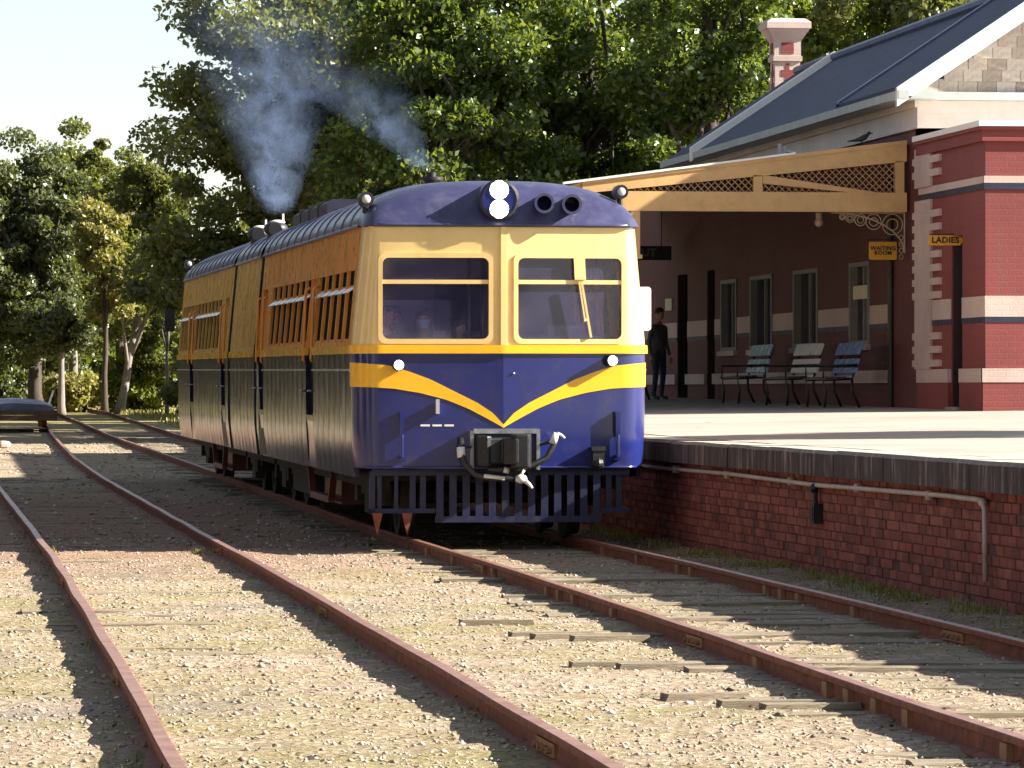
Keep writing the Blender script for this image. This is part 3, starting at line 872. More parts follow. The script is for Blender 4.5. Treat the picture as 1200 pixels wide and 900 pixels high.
# waist moulding round the front
def frontstrip(z0f, z1f, xa, xb, n, out, both=True):
    mb = MB(); A = []; B = []; A2 = []; B2 = []
    for i in range(n+1):
        t = xa+(xb-xa)*i/n
        # t in [-1,1] -> x with finer corner sampling
        h = 1.45
        q = abs(t)
        x = math.copysign(q/.7*XS if q <= .7 else XS+(h-XS)*math.sin(math.pi/2*(q-.7)/.3), t)
        za, zb = z0f(x), z1f(x)
        nx_ = 0; 
        k = out
        corner = max(0,(abs(x)-XS)/(h-XS))
        ox = math.copysign(k*corner, x); oy = -k*math.sqrt(max(0,1-corner**2))
        sa = hw(za)/h if abs(x) > XS else 1; sb = hw(zb)/h if abs(x) > XS else 1
        A.append((x*sa+ox, fy(x*sa,za)+oy, za)); B.append((x*sb+ox, fy(x*sb,zb)+oy, zb))
        A2.append((x*sa, fy(x*sa,za)+.02, za)); B2.append((x*sb, fy(x*sb,zb)+.02, zb))
    mb.grid([A2, A, B, B2])
    return mb
mb = frontstrip(lambda x: 1.805, lambda x: 1.885, -1, 1, 90, .024)
mb.build('waist_moulding', M['whisk'], train, True, 40)
# sweeping whiskers
ub = [(0,1.115),(.10,1.225),(.25,1.325),(.45,1.425),(.70,1.55),(.90,1.625),(1.10,1.685),(1.25,1.70),(1.45,1.715)]
lb = [(0,1.085),(.06,1.120),(.16,1.175),(.34,1.27),(.55,1.355),(.80,1.42),(1.05,1.462),(1.25,1.475),(1.45,1.480)]
fu = lambda x: float(np.interp(abs(x), *zip(*ub))); fl = lambda x: float(np.interp(abs(x), *zip(*lb)))
for s in (-1, 1):
    mb = frontstrip(fl, fu, min(0,s), max(0,s), 48, .006)
    mb.build('whisker_stripe', M['whisk'], train, True, 35)
# lower edge beading
mb = MB()
mb.tube([(x, fy(x,.7)-.004, .70) for x in [-1.40+.1*i for i in range(29)]], .014, 6)
mb.build('lower_beading', M['navy'], train, True)

# --- roof (heightfield per body) with domed front
def roof(name, y0, y1, dome0, dome1, zt0=ZG, rise=.46):
    mb = MB(); h = 1.36; rows = []
    su = [math.sin(math.pi/2*(-1+2*i/30)) for i in range(31)]
    L = .75
    def yrow():
        out = []
        a = 0
        if dome0:
            for i in range(11): out.append(('d0', math.sin(math.pi/2*i/10)))
        else: out.append(('y', y0))
        n = int((y1-y0-(L if dome0 else 0)-(L if dome1 else 0))/.25)
        ya = y0+(L+.1 if dome0 else 0); yb = y1-(L+.1 if dome1 else 0)
        for i in range(1, n): out.append(('y', ya+(yb-ya)*i/n))
        if dome1:
            for i in range(11): out.append(('d1', math.cos(math.pi/2*i/10)))
        else: out.append(('y', y1))
        return out
    for kind, val in yrow():
        row = []
        for u in su:
            x = u*h
            a = max(0, 1-abs(u)**2.9)**.5
            if kind == 'd0':
                t = 1-val; e = fy(x*.97, 3.0); y = y0+e+(L-e*.6)*(1-t) - .035*(1-val); k = max(0,1-t**2.6)**.5
            elif kind == 'd1':
                t = 1-val; e = fy(x*.97, 3.0); y = y1-e-(L-e*.6)*(1-t); k = max(0,1-t**2.6)**.5
            else: y = val; k = 1
            sag = .006*math.sin(y*6.3/.95) if kind == 'y' else 0
            row.append((x, y, zt0-.012+rise*a*k + sag*a))
        rows.append(row)
    mb.grid(rows)
    # drip edge
    for s in (-1, 1):
        mb.tube([(s*1.355, y, zt0-.004) for y in axis([(y0+(.5 if dome0 else 0), y1-(.5 if dome1 else 0), 1.0)])], .018, 6)
    r_ = mb.build(name, [M['roofside'], M['roofblue']], train, True, 60)
    if dome0:
        me_ = r_.data
        me_.polygons.foreach_set('material_index', [1 if p.center.y < .8 else 0 for p in me_.polygons])
    bt = MB()
    yy = y0+(1.3 if dome0 else .4)
    while yy < y1-(1.1 if dome1 else .3):
        pts = []
        for u in su:
            a = max(0, 1-abs(u)**2.9)**.5
            pts.append((u*h, yy, zt0-.006+rise*a))
        bt.tube(pts, .014, 5); yy += .95
    bt.build('roof_batten', M['roofside'], r_, True)
    return r_
roof('front_car_roof', 0, 12.5, True, False)
roof('power_unit_roof', 12.92, 17.2, False, False)
roof('rear_car_roof', 17.6, 29.4, False, True)
mb = MB(); mb.tube([(x, fy(x,3.05)-.02, 3.045) for x in [-1.32+.11*i for i in range(25)]], .02, 6)
mb.build('front_drip_rail', M['roofblue'], train, True)

# --- sides
def lower_side(mb, s, y0, y1):
    n = max(1, round((y1-y0)/.62)); pw = (y1-y0)/n
    for k in range(n):
        a = y0+k*pw; rows = []
        bl = rng.uniform(.010, .019)
        for i in range(9):
            t = i/8; y = a+.008+(pw-.016)*t; row = []
            for j in range(9):
                z = ZB+(ZW-ZB)*j/8
                b = bl*math.sin(math.pi*t)*(.5+.5*math.sin(math.pi*j/8)) + .002*mnoise.noise((y*2, z*3, s))
                row.append((s*(hw(z)+b), y, z))
            rows.append(row)
        mb.grid(rows)
        spanel(mb, s, a-.012, a+.014, ZB, ZW, .003, .03)
    spanel(mb, s, y0, y1, ZB, ZW, -.012, .03)

def car_side(s, y0, y1, lay):
    """lay: list of (kind, y0, y1, n)"""
    low = MB(); upp = MB()
    lows = []; cur = y0
    for kind, a, b, n in lay:
        if kind == 'door':
            lows.append((cur, a)); cur = b
    lows.append((cur, y1))
    for a, b in lows:
        if b-a > .05: lower_side(low, s, a, b)
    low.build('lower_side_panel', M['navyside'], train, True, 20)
    # upper continuous bands
    spanel(upp, s, y0, y1, 2.62, ZG, 0, .05)
    prev = y0
    for kind, a, b, n in lay:
        if kind == 'door': continue
        spanel(upp, s, a, b, 1.88, 1.925, 0, .05)
    yb = y0+.35
    while yb < y1-.2:          # vertical cover battens above the windows
        spanel(upp, s, yb, yb+.035, 2.66, ZG-.03, .008, .02); yb += .77
    for kind, a, b, n in lay:
        if kind == 'plain':
            spanel(upp, s, a, b, 1.925, 2.62, 0, .05)
            if b-a > .3: spanel(upp, s, (a+b)/2-.015, (a+b)/2+.015, 1.93, 2.62, .008, .02)
        elif kind == 'win':
            pw = (b-a)/n; pst = .10
            for k in range(n+1):
                c = a+k*pw
                spanel(upp, s, max(a, c-pst/2), min(b, c+pst/2), 1.925, 2.62, 0, .06)
            for k in range(n):
                c = a+k*pw+pst/2; d = a+(k+1)*pw-pst/2
                w = MB(); spanel(w, s, c-.02, d+.02, 1.90, 2.64, -.030, .006)
                w = w.build('side_window', M['sideglass'], train)
                lv = MB()
                x1 = s*(hw(2.47)-.03); x2 = s*(hw(2.4)+.05)
                lv.hexa([(x2,c+.05,2.392),(x2,d-.05,2.392),(x1,d-.01,2.455),(x1,c+.01,2.455),(x2,c+.05,2.402),(x2,d-.05,2.402),(x1,d-.01,2.467),(x1,c+.01,2.467)])
                lv.build('vent_louvre', M['silver'], w)
                for za, zb in ((2.44, 2.475), (1.925, 1.95)):
                    fr = MB(); spanel(fr, s, c, d, za, zb, -.02, .03); fr.build('sash_rail', M['sideyellow'], w)
        elif kind == 'grille':
            pw = .16; c = a
            spanel(upp, s, a, b, 1.925, 2.62, -.06, .03)
            while c < b:
                spanel(upp, s, c, min(b, c+.09), 1.925, 2.62, 0, .05); c += pw
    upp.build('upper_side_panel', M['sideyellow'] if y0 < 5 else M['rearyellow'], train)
    # belt mouldings, broken at the doors
    bel = MB(); lin = MB()
    segs = []; cur = y0
    for kind, a, b, n in lay:
        if kind == 'door': segs.append((cur, a)); cur = b
    segs.append((cur, y1))
    for a, b in segs:
        spanel(bel, s, a, b, ZW, 1.882, .018, .05); spanel(lin, s, a, b, 1.632, 1.652, .016, .03)
    bel.build('belt_moulding', M['whisk'], train); lin.build('side_beading', M['silver'], train)
    for kind, a, b, n in lay:
        if kind != 'door': continue
        d = MB()
        spanel(d, s, a, b, 1.86, 2.03, -.05, .03); spanel(d, s, a, b, 2.56, ZG, -.05, .03)
        spanel(d, s, a, a+.12, 2.03, 2.56, -.05, .03); spanel(d, s, b-.12, b, 2.03, 2.56, -.05, .03)
        spanel(d, s, a, b, ZB, 1.16, -.002, .03, 1)
        spanel(d, s, a, b, 1.16, 1.86, -.16, .03, 2)
        spanel(d, s, a, b, 1.10, 1.16, -.002, .19, 1)
        dd = d.build('door', [M['sideyellow'], M['navyside'], M['black']], train)
        pn = MB(); spanel(pn, s, a+.12, b-.12, 2.03, 2.56, -.06, .006); pn.build('door_pane', M['darkglass'], dd)
        hd = MB()
        for q in (a-.05, b+.05):
            xx = s*(hw(2.2)+.055)
            hd = MB(); hd.tube([(s*hw(1.7), q, 1.72),(xx, q, 1.75),(xx-s*.03, q, 2.50),(s*hw(2.5), q, 2.53)], .016, 6); hd.build('grab_rail', M['sideyellow'], dd, True)
        
        hh = MB()
        for q in (a-.11, b+.02):
            hh = MB(); hh.tube([(s*1.45,q,1.42),(s*1.50,q,1.42),(s*1.50,q+.11,1.42),(s*1.45,q+.11,1.42)], .012, 5); hh.build('door_handle', M['steel'], dd, True)

L1 = [('plain',YC,.62,0),('win',.62,4.58,5),('door',4.58,5.46,0),('win',5.46,10.8,7),('plain',10.8,11.5,0),('door',11.5,12.2,0),('plain',12.2,12.5,0)]
LP = [('plain',12.92,13.5,0),('grille',13.5,14.2,0),('plain',14.2,14.6,0),('grille',14.6,15.3,0),('plain',15.3,17.2,0)]
L2 = [('plain',17.6,18.2,0),('door',18.2,18.95,0),('plain',18.95,19.7,0),('win',19.7,25.1,7),('door',25.1,25.95,0),('win',25.95,28.7,4),('plain',28.7,29.4-YC,0)]
for s in (-1, 1):
    car_side(s, YC, 12.5, L1); car_side(s, 12.92, 17.2, LP); car_side(s, 17.6, 29.4-YC, L2)
# rear end wall of the train, inter-car bulkheads, bellows
def bulkhead(y, th, z0=.62):
    mb = MB(); zs = [z0,1.0,1.84,3.04]
    poly = [(-hw(z)+.03, z) for z in zs] + [(-.9,3.38),(0,3.45),(.9,3.38)] + [(hw(z)-.03, z) for z in reversed(zs)]
    mb.prism(poly, y, y+th, 'y'); return mb
rear = MB(); rear.grid([[(x, 29.4-fy(x,z), z) for x in [-v for v in reversed(front_x(z))]+[-XS,-.6,0,.6,XS]+front_x(z)] for z in (.7,1.2,ZW)], 0)
rear.grid([[(x, 29.4-fy(x,z), z) for x in [-v for v in reversed(front_x(z))]+[-XS,-.6,0,.6,XS]+front_x(z)] for z in (ZW,2.4,ZG)], 1)
rear.build('rear_end', [M['navyside'], M['yellow']], train, True)
for y in (12.46, 12.93, 17.16, 17.62): bulkhead(y, .03).build('end_bulkhead', M['black'], train)
for y in (12.903, 17.583):
    mb = MB(); zs = [.62,1.0,1.84,3.04]; mb.prism([(-hw(z)-.003, z) for z in zs]+[(hw(z)+.003, z) for z in reversed(zs)], y, y+.014, 'y'); mb.build('end_plate', M['black'], train)
for s in (-1, 1):
    for a, b in ((11.5,12.2),(18.2,18.95)):
        mb = MB(); spanel(mb, s, a, b, .61, .93, .004, .03); mb.build('step_shade_panel', M['black'], train)  # flat black panels painted in place of dark step recesses
for a, b in ((12.49, 12.93), (17.19, 17.62)):
    mb = MB(); mb.box(-1.24,1.24,a,b,.75,3.26); mb.box(-1.0,1.0,a,b,3.26,3.42); mb.build('gangway_bellows', M['rubber'], train)
# cab interior
mb = MB(); mb.box(-1.36,1.36,.45,12.4,1.08,1.14); mb.build('floor_deck', M['interior'], train)
mb = MB(); mb.box(-1.30,1.30,.42,12.4,2.93,2.97); mb.build('ceiling_lining', M['interior'], train)
mb = MB(); mb.box(-1.33,-.35,4.62,4.68,1.14,2.93); mb.box(.35,1.33,4.62,4.68,1.14,2.93); mb.box(-.35,.35,4.62,4.68,2.62,2.93)
pt = mb.build('cab_partition', M['interior'], train)
mb = MB(); mb.box(-.35,.35,9.0,9.05,1.14,2.93); mb.box(-1.33,-.35,9.0,9.05,1.14,2.1); mb.box(.35,1.33,9.0,9.05,1.14,2.1); mb.build('saloon_partition', M['interior'], train)
for x in (-1.05, -.02, .12):
    mb = MB(); mb.cyl((x,2.6,1.14),(x,2.6,2.93),.018,8); mb.build('stanchion', M['steel'], train, True)
for (x, y) in ((-.85,2.3),(-.15,2.75),(.85,3.3),(-.85,3.7),(.85,4.2)):
    mb = MB(); mb.box(x-.42,x+.42,y-.25,y+.22,1.14,1.46); mb.box(x-.42,x+.42,y+.22,y+.34,1.30,1.98); mb.build('passenger_seat', M['seat'], train)
mb = MB(); mb.box(.2,1.2,.45,.85,1.14,1.98); mb.box(.5,.95,.5,.8,1.98,2.08); mb.build('driver_desk', M['cloth_grey'], train)
mb = MB(); mb.cyl((.25,1.6,2.90),(1.0,3.9,2.90),.03,8); mb.cyl((-.95,1.4,2.90),(-.3,3.9,2.90),.03,8); mb.build('ceiling_rail', M['silver'], train)

# --- headlight, horns, lamps
mb = MB(); mb.cyl((-.05,-.05,3.29),(-.05,.5,3.29),.19,28); hd = mb.build('headlight', M['roofblue'], train, True, 40)
mb = MB()
for a in range(24):
    t0, t1 = 2*math.pi*a/24, 2*math.pi*(a+1)/24
    for q0, q1, ra, rb in ((-.075,-.05,.22,.22),):
        mb.add([(-.05+.195*math.cos(t0),-.06,3.29+.195*math.sin(t0)),(-.05+.195*math.cos(t1),-.06,3.29+.195*math.sin(t1)),(-.05+.17*math.cos(t1),-.07,3.29+.17*math.sin(t1)),(-.05+.17*math.cos(t0),-.07,3.29+.17*math.sin(t0))],[(0,1,2,3)])
mb.build('rim', M['black'], hd, True)
mb = MB(); mb.cyl((-.05,-.062,3.29),(-.05,-.055,3.29),.17,24); mb.build('reflector_plate', M['navy'], hd)
for z in (3.383, 3.197):
    mb = MB(); mb.ball((-.05,-.062,z), (.092,.022,.092), 20, 8); mb.build('lamp', M['lens'], hd, True)
for x, z in ((.385,3.255),(.655,3.245)):
    mb = MB(); n = 20
    y0 = -.10
    ro, ri = .098, .072
    prof = [(y0+.5,ro*.85),(y0+.08,ro*.85),(y0+.02,ro),(y0,ro),(y0,ri),(y0+.22,ri*.9)]
    rows = [[(x+r_*math.cos(2*math.pi*k/n), yy, z+r_*math.sin(2*math.pi*k/n)) for k in range(n+1)] for yy, r_ in prof]
    mb.grid(rows[:5]); mb.grid(rows[4:], 1); mb.add([rows[-1][k] for k in range(n)], [tuple(range(n))], 1)
    mb.build('air_horn_bell', [M['roofblue'], M['black']], train, True, 40)
for x, y, z, r_ in ((-1.30,.44,3.30,.075),(1.20,.40,3.385,.07),(-1.28,28.9,3.32,.07)):
    mb = MB(); mb.cyl((x,y-.10,z),(x,y+.08,z),r_,14); mb.cyl((x,y,z-.13),(x,y,z-.02),.03,8)
    k = mb.build('marker_lamp', M['black'], train, True, 40)
    mb = MB(); mb.ball((x,y-.10,z),(r_*.6,.02,r_*.6),10,6); mb.build('lens', M['lens2'], k, True)
for x, z in ((-1.02,1.69),(1.065,1.735)):
    mb = MB(); yy = fy(x,z); mb.cyl((x,yy-.11,z),(x,yy+.02,z),.058,14); k = mb.build('side_lamp', M['black'], train, True, 40)
    mb = MB(); mb.ball((x,yy-.108,z),(.048,.02,.048),12,6); mb.build('lens', M['lens'], k, True)
# mirrors
mb = MB(); pr = rrect(1.40,1.53,2.03,2.46,.03,3); mb.prism(pr, .52, .58, 'y'); mb.bar((1.36,.60,2.2),(1.47,.58,2.25),.02,.02); mb.build('wing_mirror', M['white'], train, label='white rectangular wing mirror')
mb = MB(); pr = rrect(-1.66,-1.50,2.25,2.6,.03,3); mb.prism(pr, 28.9, 28.96, 'y'); mb.bar((-1.38,29.0,2.5),(-1.56,28.96,2.4),.02,.02); mb.build('wing_mirror', M['black'], train, label='black wing mirror on the rear car')
# lamp irons, handles, dashes on front
for x in (-.985, 1.125):
    z0 = .80; mb = MB(); yy = fy(x,1)
    mb.box(x-.022,x+.022,yy-.07,yy,z0+.22,z0+.43); mb.box(x-.03,x+.03,yy-.05,yy,z0+.40,z0+.44); mb.cyl((x,yy-.04,z0),(x,yy-.04,z0+.25),.02,8); mb.box(x-.03,x+.03,yy-.05,yy,z0-.03,z0+.02)
    mb.build('lamp_bracket', M['navy'], train)
mb = MB(); x = -.645; yy = fy(x,1.2); mb.box(x-.018,x+.018,yy-.08,yy,1.22,1.33); mb.box(x-.018,x+.018,yy-.10,yy-.07,1.22,1.36); mb.build('lamp_iron', M['silver'], train)
mb = MB()
for x in (-.755,-.64,-.525):
    for a, b in ((x-.045, x+.045),):
        mb.hexa([(a,fy(a,1.1)-.003,1.098),(b,fy(b,1.1)-.003,1.098),(b,fy(b,1.1),1.098),(a,fy(a,1.1),1.098),(a,fy(a,1.1)-.003,1.116),(b,fy(b,1.1)-.003,1.116),(b,fy(b,1.1),1.116),(a,fy(a,1.1),1.116)])
mb.build('white_dash_marking', M['white'], train)
mb = MB(); mb.ball((.10,fy(.1,1.6)-.004,1.61),.014,8,6); mb.build('rivet', M['steel'], train)
# tail-pipe valve on the right
mb = MB(); x = .93; yy = fy(x,.85); mb.box(x-.07,x+.07,yy-.10,yy,.86,.90); mb.box(x-.055,x+.055,yy-.09,yy,.72,.86); mb.ball((x,yy-.06,.74),.06,8,6); mb.build('brake_valve', M['black'], train)
# --- coupler
cp = MB()
cp.box(-.31,.31,-.05,.10,.70,1.045); cp.build('drawgear_plate', M['pilot'], train)
mb = MB(); mb.box(-.30,.31,-.10,.02,1.03,1.075); mb.box(-.335,-.30,-.09,.02,.68,1.06); mb.box(.31,.345,-.10,.02,.68,1.075); mb.build('drawgear_lip', M['steel'], train)
mb = MB()
poly = [(-.24,-.02),(-.26,-.18),(-.20,-.32),(-.04,-.30),(-.05,-.40),(.06,-.47),(.18,-.44),(.21,-.30),(.14,-.14),(.12,-.02)]
mb.prism(poly, .74, .99, 'z')
mb.prism([(.02,-.30),(.05,-.46),(.19,-.47),(.23,-.34),(.14,-.26)], .70, 1.03, 'z')
mb.prism([(-.27,-.05),(-.29,-.24),(-.20,-.36),(-.15,-.30),(-.2,-.05)], .72, 1.01, 'z')
o = mb.build('knuckle_coupler', M['black'], train)
bv = o.modifiers.new('bevel', 'BEVEL'); bv.width = .018; bv.segments = 2
mb = MB(); mb.tube([(-.32,-.05,.90),(-.35,-.16,.90),(-.38,-.12,.9)], .014, 6); mb.build('uncoupling_lever', M['black'], train)
hose = [(-.42,-.06,.98),(-.43,-.12,.86),(-.40,-.17,.74),(-.30,-.20,.64),(-.12,-.22,.60),(.06,-.22,.595),(.17,-.22,.60)]
mb = MB(); mb.tube(hose, .030, 10); k = mb.build('air_hose', M['rubber'], train, True)
mb = MB(); mb.tube([(-.43,-.12,.90),(-.425,-.13,.80)], .042, 8); mb.tube([(-.22,-.235,.625),(-.02,-.245,.60)], .02, 8); mb.ball((.14,-.24,.595),(.06,.05,.045),10,8); mb.tube([(.16,-.25,.59),(.22,-.26,.54),(.245,-.27,.505)], [.024,.018,.012], 8)
mb.tube([(.12,-.24,.61),(.17,-.25,.68)], .014, 6)
mb.build('hose_coupling', M['hosewhite'], k, True)
hose = [(.34,-.06,.92),(.43,-.14,.95),(.50,-.17,1.02),(.47,-.18,.93),(.40,-.20,.80),(.25,-.22,.72),(.0,-.24,.685),(-.18,-.22,.69)]
mb = MB(); mb.tube(hose[2:], .032, 10); mb.tube(hose[:3], .02, 8); k = mb.build('air_hose', M['rubber'], train, True)
mb = MB(); mb.tube([(.455,-.18,.93),(.495,-.18,1.035)], [.04,.03], 8); mb.tube([(.50,-.18,1.03),(.545,-.19,1.01),(.57,-.2,.985)], [.02,.014,.01], 8); mb.build('hose_coupling', M['hosewhite'], k, True); mb = MB(); mb.tube([(.02,-.26,.675),(-.03,-.26,.685)], .03, 8); mb.build('hose_clamp', M['hosewhite'], k, True)
# --- pilot (cow catcher)
pl = MB(); pl.box(-1.26,1.26,.17,.25,.62,.71); pl.box(-.64,.98,.15,.22,.165,.225); pl.box(-1.28,-.64,.18,.25,.255,.30); pl.box(.98,1.26,.18,.25,.255,.30)
pl.box(-1.28,-1.23,.18,.25,.26,.66)
pil = pl.build('pilot_frame', M['pilot'], train)
sl_mb = MB(); sl_mb.box(-.035,.035,-.02,.02,0,.47); me = sl_mb.mesh('pilot_slat', M['pilot'])
xx = -.60
while xx < 1.0:
    inst('pilot_slat', me, pil, (xx, .17, .185)); xx += .128
for xx in (-1.18,-1.02,-.86,-.76,1.06,1.16):
    inst('pilot_slat', me, pil, (xx, .22, .27), (0,0,0), (.5 if xx<-.9 else .8, 1, .84))
for xx in (-1.22,-.93):
    mb = MB(); mb.add([(xx-.05,.03,.26),(xx+.05,.03,.26),(xx,.06,.04),(xx-.05,.09,.26),(xx+.05,.09,.26)],[(0,1,2),(3,2,4),(0,2,3),(1,4,2),(0,3,4,1)]); mb.build('guard_iron', M['rust'], train)
# --- underframe and bogies
for a, b in ((.5,12.4),(12.8,17.3),(17.7,28.9)):
    mb = MB(); mb.box(-1.2,-1.05,a,b,.48,.66); mb.box(1.05,1.2,a,b,.48,.66); mb.box(-1.05,1.05,a,b,.56,.66); mb.build('underframe', M['under'], train)
for yb in (2.2, 12.6, 17.5, 27.2):
    mb = MB()
    for s in (-1, 1):
        mb.box(s*1.04-.05, s*1.04+.05, yb-1.25, yb+1.25, .38, .52); mb.box(s*1.04-.06,s*1.04+.06,yb-.3,yb+.3,.2,.52)
        for q in (-.9,.9): mb.box(s*1.04-.09,s*1.04+.09,yb+q-.13,yb+q+.13,.30,.56)
    mb.box(-1.0,1.0,yb-.2,yb+.2,.3,.5)
    bg_ = mb.build('bogie', M['under'], train)
    for q in (-.9,.9):
        for s in (-1,1):
            mb = MB(); n = 28; r0 = .42
            prof = [(s*.76,.44),(s*.79,.44),(s*.80,.40),(s*.90,.39),(s*.90,.33),(s*.86,.30),(s*.86,.10),(s*.92,.09),(s*.92,.0)]
            rows = [[(px, yb+q+r_*math.cos(2*math.pi*k/n), r0+r_*math.sin(2*math.pi*k/n)-.02) for k in range(n+1)] for px, r_ in prof]
            mb.grid(rows); mb.add(rows[0][:n], [tuple(range(n))]); mb.build('wheel', M['under'], bg_, True, 40)
        mb = MB(); mb.cyl((-.8,yb+q,.40),(.8,yb+q,.40),.07,10); mb.build('axle', M['under'], bg_)
for (a, b) in ((4.6,7.4),(21.2,23.6)):
    mb = MB(); 
    for x in (-1.22,): 
        mb.bar((x,a,.55),(x,a+.3,.25),.07,.06); mb.bar((x,b,.55),(x,b-.3,.25),.07,.06); mb.bar((x,a+.25,.26),(x,b-.25,.26),.07,.07)
    mb.box(-1.1,-.5,a+.4,b-.4,.2,.5); mb.build('equipment_frame', M['redtimber'], train)
mb = MB(); mb.box(-1.15,-.7,8.2,10.6,.22,.5); mb.build('battery_box', M['under'], train)
# --- roof equipment
mb = MB(); zt_ = 3.62
poly = [(-1.02,3.3),(-1.02,3.52),(-.95,3.57),(.95,3.57),(1.02,3.52),(1.02,3.3)]
mb.prism(poly, 7.6, 12.3, 'y'); rb = mb.build('roof_duct', M['roofdark'], train)
mb = MB()
for y in (8.7, 9.9, 11.1): mb.box(-1.03,1.03,y,y+.05,3.3,3.578)
mb.build('duct_strap', M['black'], rb)
mb = MB(); mb.cyl((-.36,3.0,3.40),(-.36,3.0,3.60),.075,14); mb.cyl((-.36,3.0,3.60),(-.36,3.0,3.63),.125,14); mb.cyl((-.36,3.0,3.63),(-.36,3.0,3.68),.05,10)
mb.build('exhaust_stack', M['black'], train, True, 40)
mb = MB(); mb.ball((-.12,3.1,3.53),(.07,.07,.06),10,6); mb.build('roof_vent', M['silver'], train, True)
for x, y in ((-1.12,16.4),(-1.08,14.1)):
    mb = MB(); mb.cyl((x,y,3.15),(x,y,3.42),.11,14); mb.ball((x,y,3.43),(.16,.16,.10),14,8); mb.cyl((x-.02,y-.18,3.42),(x-.02,y+.05,3.42),.085,12)
    k = mb.build('exhaust_cowl', M['black'], train, True, 50)
    mb = MB(); mb.ball((x+.02,y,3.515),(.10,.10,.03),12,6); mb.bar((x+.09,y,3.45),(x+.09,y,3.62),.025,.025); mb.build('cowl_glint', M['hosewhite'], k, True)  # white piece paints in the bright glint on the cowl

# ------------------------------------------------------------------ people
def evaluated(o):
    dg = bpy.context.evaluated_depsgraph_get()
    return bpy.data.meshes.new_from_object(o.evaluated_get(dg))

